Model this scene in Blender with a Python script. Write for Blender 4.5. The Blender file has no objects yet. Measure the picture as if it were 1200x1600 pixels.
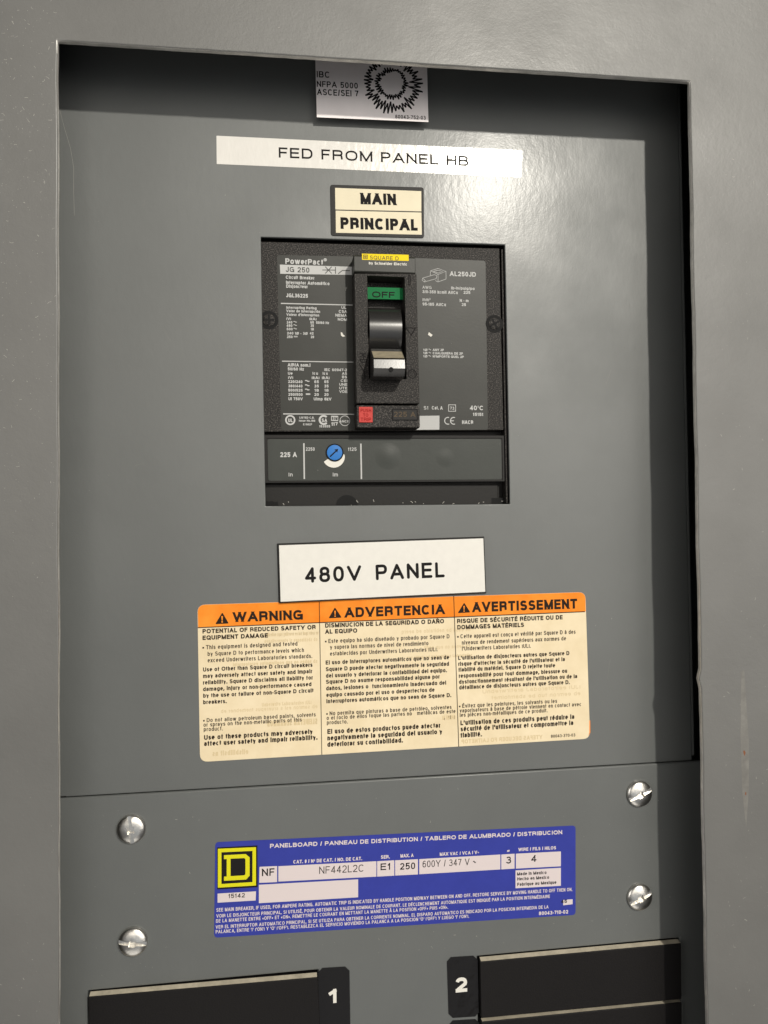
import bpy, bmesh, math, random, unicodedata
from mathutils import Matrix, Vector

# ------------------------------------------------------------------ camera, world, lamps, exposure
S = bpy.context.scene
COL = S.collection
def V(x, y, z):                       # panel millimetres (x right, y up, z out of the panel) -> metres
    return Vector((x * .001, -z * .001, y * .001))
R = [[0.98981, -0.013497, 0.141729], [0.010423, 0.999695, 0.022404], [-0.141988, -0.020699, 0.989652]]
cam = bpy.data.cameras.new('camera'); cam.sensor_fit = 'VERTICAL'; cam.sensor_height = 24; cam.lens = 1250 / 1600 * 24
cam.clip_start = .01; cam.clip_end = 50
co = bpy.data.objects.new('camera', cam); COL.objects.link(co)
m = Matrix.Identity(4)
for i in range(3):
    r = R[i]; m[0][i], m[1][i], m[2][i] = r[0], -r[2], r[1]
loc = V(1.86, -122.71, 335.17)
for i in range(3): m[i][3] = loc[i]
co.matrix_world = m
S.camera = co
S.view_settings.view_transform = 'Standard'; S.view_settings.look = 'None'; S.view_settings.exposure = 0; S.view_settings.gamma = 1
S.render.resolution_x, S.render.resolution_y = 768, 1024

KEY_POWER = 93.0
def lamp(name, pos, radius, power, color):
    l = bpy.data.lights.new(name, 'SPOT'); l.shadow_soft_size = radius; l.energy = power; l.color = color
    l.spot_size = 2 * math.atan(352 / 1690); l.spot_blend = .3          # cone shaped so its edge stands in for a soft shadow at lower left
    o = bpy.data.objects.new(name, l); COL.objects.link(o); o.location = V(*pos)
    o.rotation_euler = (V(165, -45, 0) - V(*pos)).to_track_quat('-Z', 'Y').to_euler()
lamp('ceiling_lamp', (530, 692, 1500), .026, KEY_POWER, (1, .95, .85))

# the dim room behind the photographer, as a sky of soft bright and dark areas (directions are panel x, y with z = 1)
world = bpy.data.worlds.new('World'); S.world = world; world.use_nodes = True
wn, wl = world.node_tree.nodes, world.node_tree.links
wn.clear()
tc = wn.new('ShaderNodeTexCoord')
def blob(dx, dy, a_in, a_out, dz=1):
    d = Vector((dx, -dz, dy)).normalized()
    dot = wn.new('ShaderNodeVectorMath'); dot.operation = 'DOT_PRODUCT'; dot.inputs[1].default_value = d
    nrm = wn.new('ShaderNodeVectorMath'); nrm.operation = 'NORMALIZE'
    wl.new(tc.outputs['Generated'], nrm.inputs[0]); wl.new(nrm.outputs[0], dot.inputs[0])
    mr = wn.new('ShaderNodeMapRange'); mr.interpolation_type = 'SMOOTHSTEP'
    mr.inputs[1].default_value = math.cos(math.radians(a_out)); mr.inputs[2].default_value = math.cos(math.radians(a_in))
    wl.new(dot.outputs['Value'], mr.inputs[0])
    return mr.outputs[0]
cur = None
def add(c0, fac, c1):
    mx = wn.new('ShaderNodeMix'); mx.data_type = 'RGBA'; mx.blend_type = 'MIX'
    wl.new(fac, mx.inputs[0])
    if isinstance(c0, tuple): mx.inputs[6].default_value = (*c0, 1)
    else: wl.new(c0, mx.inputs[6])
    mx.inputs[7].default_value = (*c1, 1)
    return mx.outputs[2]
c = add((.05, .05, .054), blob(-.03, .08, 9, 26), (2.0, 1.88, 1.7))     # lit wall behind the photographer
c = add(c, blob(.6, .12, 10, 24), (2.6, 2.5, 2.35))                    # bright area added to lift the right side
c = add(c, blob(.75, .9, 4, 20), (.8, .78, .7))                          # bright ceiling to the upper right
c = add(c, blob(-1.7, .3, 8, 22), (2.6, 2.5, 2.35))                        # bright patch added far left, to light the trim's right inner edge
c = add(c, blob(-.2, -1.7, 8, 24), (1.25, 1.2, 1.12))                     # pale floor, added to light the top edge of the opening
c = add(c, blob(.03, -.34, 15, 23), (.42, .44, .46))                     # the photographer
c = add(c, blob(-.47, -.16, 6, 14), (.3, .3, .3))
c = add(c, blob(-.36, -.62, 8, 13), (.06, .06, .06))
bg = wn.new('ShaderNodeBackground'); wo = wn.new('ShaderNodeOutputWorld')
wl.new(c, bg.inputs[0]); bg.inputs[1].default_value = 1.0
wl.new(bg.outputs[0], wo.inputs[0])

# ------------------------------------------------------------------ traced measurements (panel millimetres)
P = {
 'warning': [(-27.57, -152.82), (138.56, -151.68), (139.44, -215.59), (-27.07, -216.66)],
 'warning_head': [(-27.57, -152.82), (138.56, -151.68), (138.6, -160.22), (-27.42, -162.08)],
 'warning_tri': [(-20.53, -160.91), (-15.03, -160.8), (-17.6, -156.18)],
 'warning_tri2': [(25.92, -159.86), (31.47, -159.76), (28.63, -155.34)],
 'warning_tri3': [(81.15, -159.28), (86.71, -159.13), (84.08, -154.84)],
 'warning_div': [(21.99, -152.82), (22.27, -152.82), (22.58, -216.37), (22.3, -216.36)],
 'warning_div2': [(79.38, -151.87), (79.69, -151.87), (80.87, -216.15), (80.56, -216.13)],
 'warning_line': [(-27.47, -161.95), (138.19, -160.06), (138.18, -160.46), (-27.48, -162.32)],
 'warning_sliver': [(139.26, -207.71), (139.67, -207.57), (139.64, -212.85), (138.64, -214.56), (139.16, -212.83)],
 'plate480': [(4.95, -128.31), (93.28, -126.71), (93.82, -151.1), (5.38, -153.12)],
 'blue': [(-21.25, -249.13), (131.78, -252.45), (131.04, -290.69), (-22.05, -287.44)],
 'logo_black': [(-20.58, -251.29), (-4.34, -251.57), (-4.44, -268.49), (-20.61, -268.16)],
 'logo_out': [(-20.21, -251.83), (-4.93, -252.24), (-5.08, -267.73), (-20.35, -267.47)],
 'logo_in': [(-18.82, -253.34), (-6.36, -253.64), (-6.49, -266.26), (-18.93, -266.1)],
 'logo_d': [(-17.81, -254.58), (-9.08, -254.74), (-7.55, -256.21), (-7.62, -263.59), (-9.05, -265.04), (-17.9, -264.89), (-17.88, -263.21), (-16.8, -263.23), (-16.73, -256.2), (-17.82, -256.19)],
 'logo_d_in': [(-15.2, -256.18), (-9.68, -256.32), (-9.23, -256.8), (-9.29, -262.88), (-9.74, -263.3), (-15.26, -263.21)],
 'box1': [(-20.5, -269.84), (-5.11, -270.12), (-5.27, -273.8), (-20.53, -273.5)],
 'box2': [(-3.59, -260.32), (3.55, -260.51), (3.48, -267.01), (-3.78, -266.79)],
 'box3': [(4.07, -260.62), (44.61, -261.51), (44.52, -267.86), (4.0, -266.86)],
 'box4': [(44.94, -261.53), (52.18, -261.65), (52.09, -268.02), (44.86, -267.88)],
 'box5': [(52.54, -261.7), (62.25, -261.91), (62.16, -268.24), (52.45, -268.01)],
 'box6': [(62.82, -261.95), (97.99, -262.5), (97.88, -268.79), (62.72, -268.22)],
 'box7': [(98.42, -262.53), (104.27, -262.59), (104.16, -268.9), (98.31, -268.82)],
 'box8': [(104.85, -262.63), (124.94, -263.06), (124.82, -269.42), (104.74, -268.94)],
 'box9': [(104.58, -269.7), (124.81, -270.05), (124.66, -277.75), (104.45, -277.26)],
 'box10': [(-3.92, -267.56), (36.86, -268.41), (36.76, -275.79), (-3.99, -275.0)],
 'box11': [(125.59, -283.83), (129.84, -283.88), (129.8, -286.0), (125.55, -286.15)],
 'ibc': [(22.71, 86.82), (70.35, 87.08), (70.78, 50.32), (23.27, 49.52)],
 'ibc_z': [50.43, 72.52],
 'ibc_c': [(55.11, 65.88), (67.15, 66.8)],
 'tape': [(-18.21, 41.3), (113.29, 42.29), (112.82, 30.4), (-18.21, 29.44)],
 'main': [(28.78, 22.98), (69.07, 23.73), (68.89, 1.75), (28.87, 1.27)],
 'main_a': [(30.87, 21.66), (67.96, 21.98), (67.84, 13.21), (30.88, 12.44)],
 'main_b': [(30.99, 11.97), (67.83, 12.73), (67.93, 3.14), (30.99, 2.53)],
 'cutout': [(-0.43, -0.27), (104.82, 0.29), (105.17, -112.8), (0.39, -112.79)],
 'face': [(-1.92, -1.49), (102.95, -0.62), (103.46, -80.46), (-1.94, -81.7)],
 'lab_l': [(6.17, -7.02), (40.68, -6.48), (39.72, -80.86), (7.19, -80.99)],
 'lab_r': [(64.28, -6.21), (96.53, -6.38), (96.37, -80.38), (63.2, -80.57)],
 'strip': [(7.36, -11.05), (40.49, -10.94), (40.44, -14.42), (7.51, -14.93)],
 'ln1': [(7.62, -27.24), (39.78, -27.18), (39.77, -27.58), (7.62, -27.69)],
 'ln2': [(7.85, -51.66), (39.96, -51.58), (39.96, -51.93), (7.85, -52.06)],
 'ln3': [(8.1, -73.85), (39.68, -73.83), (39.67, -74.18), (8.09, -74.29)],
 'whitepatch': [(64.54, -74.56), (74.93, -74.34), (74.84, -80.38), (64.46, -80.52)],
 'sym1': [(25.2, -12.76), (30.94, -12.62)],
 'sym2': [(26.46, -11.31), (29.17, -14.13)],
 'sym3': [(26.43, -14.22), (29.21, -11.22)],
 'sym4': [(30.8, -11.27), (30.77, -14.23)],
 'sym5': [(31.92, -14.19), (33.74, -12.68), (36.95, -12.67)],
 'e3m': [(28.19, -74.7), (31.17, -74.73), (31.14, -76.92), (28.16, -76.84)],
 'ring_ul': [(11.0, -76.64), (12.81, -76.63)],
 'ring_csa': [(25.04, -76.51), (26.77, -76.5)],
 'ring_ance': [(33.99, -76.81), (36.08, -76.8)],
 'box73': [(79.04, -69.63), (82.16, -69.61), (82.11, -72.41), (79.0, -72.43)],
 'ce': [(78.68, -76.55), (80.23, -76.54), (81.37, -76.53)],
 'lug0': [(71.9, -11.58), (75.29, -10.45), (78.8, -11.62), (75.25, -13.06), (71.9, -11.58)],
 'lug1': [(71.9, -11.58), (71.87, -13.63)],
 'lug2': [(75.25, -13.06), (75.2, -16.33)],
 'lug3': [(78.8, -11.62), (78.75, -14.95), (75.2, -16.33), (73.96, -15.76)],
 'lug4': [(68.35, -14.91), (73.59, -13.22)],
 'lug5': [(69.09, -16.52), (74.49, -14.92)],
 'lug6': [(68.35, -14.91), (68.23, -15.78), (69.09, -16.52), (69.62, -15.89), (68.35, -14.91)],
 'lug7': [(73.59, -13.22), (74.62, -13.54), (74.49, -14.92)],
 'lug8': [(73.09, -11.8), (75.27, -11.22), (77.34, -11.77), (75.26, -12.45), (73.09, -11.8)],
 'trip': [(-2.74, -82.96), (103.42, -82.89), (103.39, -102.85), (-2.15, -102.99)],
 'trip_lab': [(1.42, -84.68), (102.21, -84.37), (102.2, -102.0), (1.63, -102.12)],
 'tl1': [(16.27, -86.41), (16.86, -86.4), (16.89, -101.46), (16.3, -101.46)],
 'tl2': [(40.37, -86.51), (40.97, -86.51), (41.03, -101.57), (40.43, -101.57)],
 'dial': [(29.45, -90.35), (32.83, -90.35)],
 'cres': [(29.04, -91.99), (33.76, -91.99)],
 'arrow': [(27.43, -92.13), (29.93, -89.81)],
 'arrowh': [(30.93, -88.82), (30.52, -90.35), (29.35, -89.11)],
 'lower': [(-2.99, -103.46), (101.35, -104.04), (101.16, -114.99), (-3.11, -114.49)],
 'lowhole': [(34.69, -112.96), (39.5, -113.01)],
 'bs1': [(2.56, -34.65)],
 'bs2': [(100.03, -33.99)],
 'bsr': [(-2.4, 3.09), (0.61, 3.21)],
 'esc': [(37.82, -16.74), (64.1, -16.03), (64.58, -70.73), (38.06, -70.7)],
 'esc_open': [(43.3, -17.37), (58.95, -17.54), (59.16, -60.32), (43.53, -60.39)],
 'esc_top': [(37.74, -8.58), (63.72, -8.33), (64.11, -15.35), (37.83, -15.93)],
 'esc_low': [(38.05, -71.5), (64.57, -71.4), (64.65, -80.66), (38.2, -80.79)],
 'red': [(39.02, -72.2), (44.78, -72.18), (44.7, -78.67), (38.99, -78.7)],
 'win': [(52.9, -72.97), (63.73, -72.89), (63.8, -77.72), (52.96, -77.78)],
 'yel': [(41.14, -8.24), (60.86, -8.03), (60.87, -10.62), (41.16, -10.82)],
 'yel_ic': [(41.53, -8.53), (43.68, -8.5), (43.65, -10.52), (41.51, -10.54)],
 'green': [(43.26, -20.83), (59.12, -20.77), (59.05, -25.68), (43.19, -25.79)],
 'mI': [(60.73, -16.98), (61.08, -16.67), (61.43, -16.96), (61.38, -20.53), (61.02, -20.83), (60.68, -20.55)],
 'mT': [(59.27, -38.86), (63.31, -38.92), (61.47, -41.92), (59.27, -38.86)],
 'mO': [(61.63, -58.24), (63.38, -58.21)],
 'ms0': [(39.73, -49.66), (42.15, -51.57)],
 'ms1': [(42.42, -49.61), (39.7, -51.61)],
 'ms2': [(40.95, -49.64), (41.16, -52.32)],
 'ms3': [(39.69, -52.59), (42.63, -52.54), (42.37, -53.52), (40.41, -53.8), (39.69, -52.59)],
 'ms4': [(39.33, -54.3), (41.58, -57.93)],
 'ms5': [(41.58, -57.93), (41.79, -60.62)],
 'hx': [(43.8, -54.33), (56.83, -54.11)],
 'h0': [(-48.64, 10)],
 'h1': [(-50.03, 11.5)],
 'h2': [(-53.6, 17)],
 'h3': [(-54.51, 18.2)],
 'h4': [(-58.35, 18.72)],
 'h5': [(-59.73, 17.9)],
 'h6': [(-61.25, 16.4)],
 'h7': [(-61.57, 14)],
 'drum': [(43.56, -39.14), (57.23, -38.83)],
 'hh': [(50.92, -58.86)],
 'bend': [(186.57, 47.76), (188.25, -228.24)],
 'seam': [(-79.08, -228.62), (174.32, -227.76)],
 'screw0': [(-54.08, -241.51)],
 'screw1': [(161.12, -240.38)],
 'screw2': [(-53.72, -286.09)],
 'screw3': [(160.28, -285.12)],
 'screwr': [(-54.08, -241.33), (-48.38, -241.71)],
 'fill1': [(-70.7, -305.08), (19.64, -305.69), (20.6, -334.95), (-70.36, -330.4)],
 'fill2': [(87.67, -305.55), (178.21, -305.62), (177.96, -329.9), (87.84, -329.23)],
 'fill3': [(87.82, -330.56), (177.93, -331.0), (177.65, -356.85), (87.96, -355.23)],
 'num1': [(19.82, -303.42), (32.78, -303.81), (32.88, -337.82), (20.21, -337.01)],
 'num2': [(73.95, -303.78), (87.25, -304.15), (87.67, -329.64), (74.39, -329.13)],
 'num3': [(74.37, -330.19), (87.65, -330.71), (87.78, -356.89), (74.52, -355.96)],
 'trim': [(-74.08, 60.13), (176.88, 61.51), (175.66, -322.8), (-75.59, -297.95)],
 'scr': [(193.83, -183.84), (195.29, -182.84), (196.54, -212.85), (196.09, -231.17), (194.54, -247.54), (193.18, -233.61), (192.91, -210.05)],
 'rust': [(194.44, -216.94), (194.6, -233.7)],
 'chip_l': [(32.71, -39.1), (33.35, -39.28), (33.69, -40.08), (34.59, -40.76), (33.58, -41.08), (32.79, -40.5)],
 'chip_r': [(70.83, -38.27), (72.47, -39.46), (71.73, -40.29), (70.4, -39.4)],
 'rail': [(103.78, -1.16), (104.59, -1.13), (104.93, -112.32), (104.07, -112.31)],
 'ln_a': [(0.55, -110.32), (1.77, -110.72), (3.0, -110.34), (4.21, -110.99), (5.44, -110.66), (5.91, -113.23), (0.52, -113.18)],
 'ln_b': [(98.28, -109.91), (105.99, -109.97), (105.93, -113.17), (98.23, -113.09)],
 'chip': [(176.52, -186.3)],
 'hair': [(-80.4, 48.53), (-78.45, 40.75), (-76.24, 32.98), (-75.04, 25.15), (-75.09, 15.94), (-74.89, 5.45)],
}
T = {
 'warning_title': [
  ('WARNING', -13.37, -160.29, 28.63, 4.06, 0.12, 0.0066),
  ('ADVERTENCIA', 32.74, -159.79, 42.78, 4.17, 0.12, 0.0066),
  ('AVERTISSEMENT', 87.64, -159.08, 47.07, 4.29, 0.12, 0.0066),
 ],
 'warning_sub': [
  ('POTENTIAL OF REDUCED SAFETY OR', -25.62, -164.58, 46.14, 1.81, 0.12, 0.0066),
  ('EQUIPMENT DAMAGE', -25.64, -167.22, 26.42, 1.8, 0.12, 0.0066),
  ('DISMINUCION DE LA SEGURIDAD O DAÑO', 24.46, -163.76, 50.68, 1.86, 0.12, 0.0066),
  ('AL EQUIPO', 24.42, -166.32, 13.47, 1.85, 0.12, 0.0066),
  ('RISQUE DE SÉCURITÉ RÉDUITE OU DE', 80.85, -163.62, 47.1, 1.87, 0.12, 0.0066),
  ('DOMMAGES MATÉRIELS', 80.89, -166.25, 29.53, 1.88, 0.12, 0.0066),
 ],
 'warning_body': [
  ('• This equipment is designed and tested', -25.54, -171.05, 38.41, 1.67, 0.085, 0.0066),
  ('by Square D to performance levels which', -23.65, -173.76, 39.17, 1.67, 0.085, 0.0066),
  ('exceed Underwriters Laboratories standards.', -23.67, -176.4, 42.56, 1.67, 0.085, 0.0066),
  ('Use of Other than Square D circuit breakers', -25.55, -180.08, 44.54, 1.67, 0.112, 0.0066),
  ('may adversely affect user safety and impair', -25.57, -182.72, 44.38, 1.67, 0.112, 0.0066),
  ('reliability. Square D disclaims all liability for', -25.59, -185.35, 44.66, 1.66, 0.112, 0.0066),
  ('damage, injury or non-performance caused', -25.62, -188.05, 44.09, 1.66, 0.112, 0.0066),
  ('by the use or failure of non-Square D circuit', -25.57, -190.69, 44.86, 1.66, 0.112, 0.0066),
  ('breakers.', -25.59, -193.32, 9.36, 1.66, 0.112, 0.0066),
  ('• Do not allow petroleum based paints, solvents', -25.52, -200.67, 45.61, 1.59, 0.085, 0.0066),
  ('or sprays on the non-metallic parts of this', -25.54, -202.47, 39.82, 1.59, 0.085, 0.0066),
  ('product.', -25.48, -204.34, 7.57, 1.59, 0.085, 0.0066),
  ('Use of these products may adversely', -25.38, -207.8, 44.11, 1.93, 0.12, 0.0066),
  ('affect user safety and impair reliability.', -25.4, -210.29, 46.08, 1.93, 0.12, 0.0066),
  ('• Este equipo ha sido diseñado y probado por Square D', 24.51, -170.21, 52.9, 1.7, 0.085, 0.0066),
  ('y supera las normas de nivel de rendimiento', 26.41, -172.78, 41.79, 1.7, 0.085, 0.0066),
  ('establecidas por Underwriters Laboratories (UL).', 26.37, -175.47, 45.76, 1.7, 0.085, 0.0066),
  ('El uso de interruptores automáticos que no sean de', 24.49, -179.1, 52.64, 1.7, 0.112, 0.0066),
  ('Square D puede afectar negativamente la seguridad', 24.51, -181.87, 52.5, 1.7, 0.112, 0.0066),
  ('del usuario y deteriorar la confiabilidad del equipo.', 24.55, -184.56, 51.49, 1.7, 0.112, 0.0066),
  ('Square D no asume responsabilidad alguna por', 24.52, -187.11, 48.34, 1.7, 0.112, 0.0066),
  ('daños, lesiones o  funcionamiento inadecuado del', 24.57, -189.82, 51.06, 1.7, 0.112, 0.0066),
  ('equipo causado por el uso o desperfectos de', 24.62, -192.56, 45.94, 1.7, 0.112, 0.0066),
  ('interruptores automáticos que no sean de Square D.', 24.64, -195.19, 53.13, 1.7, 0.112, 0.0066),
  ('• No permita que pinturas a base de petróleo, solventes', 24.66, -200.23, 53.2, 1.62, 0.085, 0.0066),
  ('o el rocio de ellos toque las partes no   metálicas de este', 24.64, -202.06, 54.89, 1.62, 0.085, 0.0066),
  ('producto.', 24.69, -203.97, 8.7, 1.61, 0.085, 0.0066),
  ('El uso de estos productos puede afectar', 24.86, -207.88, 47.98, 1.99, 0.12, 0.0066),
  ('negativamente la seguridad del usuario y', 24.83, -210.56, 48.8, 1.99, 0.12, 0.0066),
  ('deteriorar su confiabilidad.', 24.8, -213.23, 31.82, 1.99, 0.12, 0.0066),
  ('• Cette appareil est conçu et vérifié par Square D à des', 80.98, -170.08, 52.7, 1.73, 0.085, 0.0066),
  ('niveaux de rendement supérieurs aux normes de', 82.79, -172.76, 46.51, 1.72, 0.085, 0.0066),
  ("l'Underwriters Laboratories (UL).", 82.82, -175.32, 30.44, 1.73, 0.085, 0.0066),
  ("L'utilisation de disjoncteurs autres que Square D", 81.07, -179.23, 49.62, 1.72, 0.112, 0.0066),
  ("risque d'affecter la sécurité de l'utilisateur et la", 81.1, -181.78, 47.54, 1.73, 0.112, 0.0066),
  ('fiabilité du matériel. Square D rejette toute', 81.14, -184.25, 42.98, 1.72, 0.112, 0.0066),
  ('responsabilité pour tout dommage, blessure ou', 81.25, -186.87, 48.25, 1.72, 0.112, 0.0066),
  ("dysfonctionnement résultant de l'utilisation ou de la", 81.29, -189.42, 52.81, 1.72, 0.112, 0.0066),
  ('défaillance de disjoncteurs autres que Square D.', 81.33, -191.82, 49.28, 1.72, 0.112, 0.0066),
  ('• Évitez que les peintures, les solvants ou les', 81.28, -199.67, 43.43, 1.65, 0.085, 0.0066),
  ('vaporisateurs à base de pétrole viennent en contact avec', 81.41, -201.62, 54.3, 1.65, 0.085, 0.0066),
  ('les pièces non-métalliques de ce produit.', 81.45, -203.49, 38.81, 1.65, 0.085, 0.0066),
  ("L'utilisation de ces produits peut réduire la", 81.63, -207.01, 50.84, 2.02, 0.12, 0.0066),
  ("sécurité de l'utilisateur et compromettre la", 81.66, -209.62, 50.28, 2.01, 0.12, 0.0066),
  ('fiabilité.', 81.62, -212.23, 9.26, 2.01, 0.12, 0.0066),
  ('80043-370-03', 121.68, -214.32, 11.01, 1.29, 0.085, 0.0066),
 ],
 'warning_ghost': [
  ('ne uede spud sol ee neaebing eupz nollesilitu', -0.25, -166.66, 21.82, 1.55, 0.085, 0.0066),
  ('ob sbsbinoges sl etnemsviisgen', -0.63, -169.32, 21.81, 1.55, 0.085, 0.0066),
  ('sb nabes on sup eooitemotus esrotourretni', -13.54, -178.45, 34.61, 1.54, 0.112, 0.0066),
  ('(JU) eeirotarodaJ etirwrednU', -1.94, -195.35, 20.33, 1.54, 0.085, 0.0066),
  ('eb samron esl s sruerepus tnemebner eb', -18.52, -197.25, 39.36, 1.53, 0.085, 0.0066),
  ('SLEIRETAM SEGAMMOD', 0.06, -203.7, 20.71, 2.37, 0.12, 0.0066),
  ('elisbilibsif ns', -22.1, -214.55, 14.42, 2.08, 0.12, 0.0066),
  ('nu essu be nebitaldo ed aeerq', 56.77, -167.28, 29.8, 1.63, 0.085, 0.0066),
  ('eb aenoa on eup aodil', 66.52, -174.3, 19.94, 1.64, 0.085, 0.0066),
  ('seirotarobsJ sretirwrebnU be sbutita sop', 58.89, -178.12, 28.28, 1.34, 0.112, 0.0066),
  ('(JU) eeirotarodaJ aretirwrebnU', 91.57, -193.97, 43.82, 1.65, 0.085, 0.0066),
  ('eb eemron tuo be sbamtoimet', 95.41, -196.77, 39.93, 1.66, 0.085, 0.0066),
  ('YTEFAS DECUDER FO LAITNETOP', 81.96, -214.86, 35.87, 1.79, 0.12, 0.0066),
  ('OPIUQE JA', 73.7, -204.39, 5.74, 1.78, 0.12, 0.0066),
  ('AND EMTSZILE', 86.67, -209.87, 28.1, 1.65, 0.112, 0.0066),
 ],
 'plate480': [
  ('480V', 16.26, -144.84, 23.58, 6.44, 0.095, 0.0205),
  ('PANEL', 45.89, -144.36, 29.55, 6.53, 0.095, 0.0205),
 ],
 'blue_white': [
  ('PANELBOARD / PANNEAU DE DISTRIBUTION / TABLERO DE ALUMBRADO / DISTRIBUCION', 0.72, -253.02, 124.95, 1.71, 0.112, -0.0215),
  ('CAT. # / Nº DE CAT. / NO. DE CAT.', 10.15, -260.01, 28.47, 1.43, 0.112, -0.0215),
  ('SER.', 46.51, -260.65, 3.72, 1.46, 0.112, -0.0215),
  ('MAX. A', 54.8, -260.69, 5.56, 1.38, 0.112, -0.0215),
  ('MAX VAC / VCA / V~', 71.63, -261.19, 17.07, 1.38, 0.112, -0.0215),
  ('ø', 100.99, -261.59, 1.1, 0.98, 0.112, -0.0215),
  ('WIRE / FILS / HILOS', 105.97, -261.66, 16.82, 1.41, 0.112, -0.0215),
  ('SEE MAIN BREAKER, IF USED, FOR AMPERE RATING. AUTOMATIC TRIP IS INDICATED BY HANDLE POSITION MIDWAY BETWEEN ON AND OFF. RESTORE SERVICE BY MOVING HANDLE TO OFF THEN ON.', -21.07, -277.12, 150.84, 1.44, 0.085, -0.0215),
  ('VOIR LE DISJONCTEUR PRINCIPAL, SI UTILISÉ, POUR OBTENIR LA VALEUR NOMINALE DE COURANT. LE DÉCLENCHEMENT AUTOMATIQUE EST INDIQUÉ PAR LA POSITION INTERMÉDIAIRE', -21.09, -279.51, 140.78, 1.39, 0.085, -0.0215),
  ('DE LA MANETTE ENTRE «OFF» ET «ON». REMETTRE LE COURANT EN METTANT LA MANETTE À LA POSITION «OFF» PUIS «ON».', -21.24, -281.48, 96.09, 1.39, 0.085, -0.0215),
  ('VER EL INTERRUPTOR AUTOMATICO PRINCIPAL, SI SE UTILIZA PARA OBTENER LA CORRIENTE NOMINAL. EL DISPARO AUTOMATICO ES INDICADO POR LA POSICION INTERMEDIA DE LA', -21.39, -283.9, 140.33, 1.38, 0.085, -0.0215),
  ('PALANCA, ENTRE "I" ("ON") Y "O" ("OFF"). RESTABLEZCA EL SERVICIO MOVIENDO LA PALANCA A LA POSICION "O" ("OFF") Y LUEGO "I" ("ON").', -21.4, -285.78, 105.26, 1.39, 0.085, -0.0215),
  ('80043-710-02', 114.59, -289.5, 13.11, 1.54, 0.112, -0.0215),
 ],
 'blue_black': [
  ('15142', -16.18, -272.04, 6.54, 1.74, 0.085, -0.0215),
  ('NF', -2.65, -264.15, 5.05, 2.98, 0.085, -0.0215),
  ('NF442L2C', 20.74, -264.97, 18.63, 2.94, 0.055, -0.0215),
  ('E1', 46.31, -265.34, 4.19, 2.78, 0.085, -0.0215),
  ('250', 54.58, -265.76, 6.41, 2.75, 0.085, -0.0215),
  ('600Y / 347 V ~', 64.18, -265.5, 23.07, 2.76, 0.055, -0.0215),
  ('3', 100.47, -266.53, 2.19, 2.94, 0.085, -0.0215),
  ('4', 111.61, -266.63, 2.29, 2.88, 0.085, -0.0215),
  ('Made in Mexico', 105.2, -271.92, 13.1, 1.33, 0.112, -0.0215),
  ('Hecho en Mexico', 105.24, -274.03, 14.2, 1.33, 0.112, -0.0215),
  ('Fabrique au Mexique', 105.2, -276.34, 17.46, 1.33, 0.112, -0.0215),
  ('45', 124.6, -285.16, 2.67, 1.41, 0.112, -0.0215),
 ],
 'ibc': [
  ('IBC', 23.47, 66.4, 5.5, 2.6, 0.085, 0.0168),
  ('NFPA 5000', 23.43, 62.38, 17.26, 2.48, 0.085, 0.0168),
  ('ASCE/SEI 7', 23.5, 58.96, 17.38, 2.6, 0.085, 0.0168),
  ('80043-752-03', 56.46, 51.02, 13.13, 1.56, 0.085, 0.0168),
 ],
 'tape': [
  ('FED FROM PANEL HB', 7.4, 33.48, 81.62, 4.35, 0.085, 0.0074),
 ],
 'main': [
  ('MAIN', 41.64, 15.16, 15.27, 4.88, 0.13, 0.0153),
  ('PRINCIPAL', 33.01, 4.26, 33.15, 4.96, 0.13, 0.0153),
 ],
 'lab_l_white': [
  ('PowerPact', 9.66, -10.63, 15.92, 2.34, 0.112, 0.0),
  ('®', 25.79, -9.03, 1.4, 1.31, 0.085, 0.0),
  ('Circuit Breaker', 9.79, -16.99, 11.99, 1.39, 0.112, 0.0),
  ('Interruptor Automático', 9.87, -19.18, 18.3, 1.4, 0.112, 0.0),
  ('Disjoncteur', 9.9, -20.77, 9.01, 1.39, 0.112, 0.0),
  ('JGL36225', 9.85, -24.8, 9.12, 1.65, 0.112, 0.0),
  ('Interrupting Rating', 9.85, -29.66, 12.72, 1.09, 0.112, 0.0),
  ('Valor de interrupción', 9.83, -31.1, 14.22, 1.09, 0.112, 0.0),
  ("Valeur d'interruption", 9.87, -32.64, 13.76, 1.09, 0.112, 0.0),
  ('(V)', 9.85, -34.43, 1.91, 1.14, 0.112, 0.0),
  ('(kA)', 19.5, -34.3, 2.97, 1.15, 0.112, 0.0),
  ('240', 9.93, -35.92, 2.4, 1.09, 0.112, 0.0),
  ('~', 12.73, -35.75, 1.57, 1.49, 0.085, 0.0),
  ('65', 19.88, -35.74, 1.48, 1.1, 0.112, 0.0),
  ('50/60 Hz', 22.3, -35.78, 5.46, 1.1, 0.112, 0.0),
  ('480', 9.91, -37.31, 2.41, 1.09, 0.112, 0.0),
  ('~', 12.71, -37.15, 1.58, 1.5, 0.085, 0.0),
  ('35', 19.96, -37.13, 1.38, 1.1, 0.112, 0.0),
  ('600', 9.95, -38.8, 2.45, 1.1, 0.112, 0.0),
  ('~', 12.7, -38.64, 1.57, 1.49, 0.085, 0.0),
  ('18', 20.04, -38.62, 1.29, 1.09, 0.112, 0.0),
  ('240 1Ø - 3Ø', 10.03, -40.53, 8.66, 1.09, 0.112, 0.0),
  ('42', 19.62, -40.38, 1.54, 1.1, 0.112, 0.0),
  ('250', 10.01, -42.07, 2.35, 1.09, 0.112, 0.0),
  ('=', 12.86, -41.91, 1.62, 1.19, 0.085, 0.0),
  ('20', 20.0, -41.91, 1.39, 1.09, 0.112, 0.0),
  ('UL', 33.13, -29.06, 2.1, 1.1, 0.112, 0.0),
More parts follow.
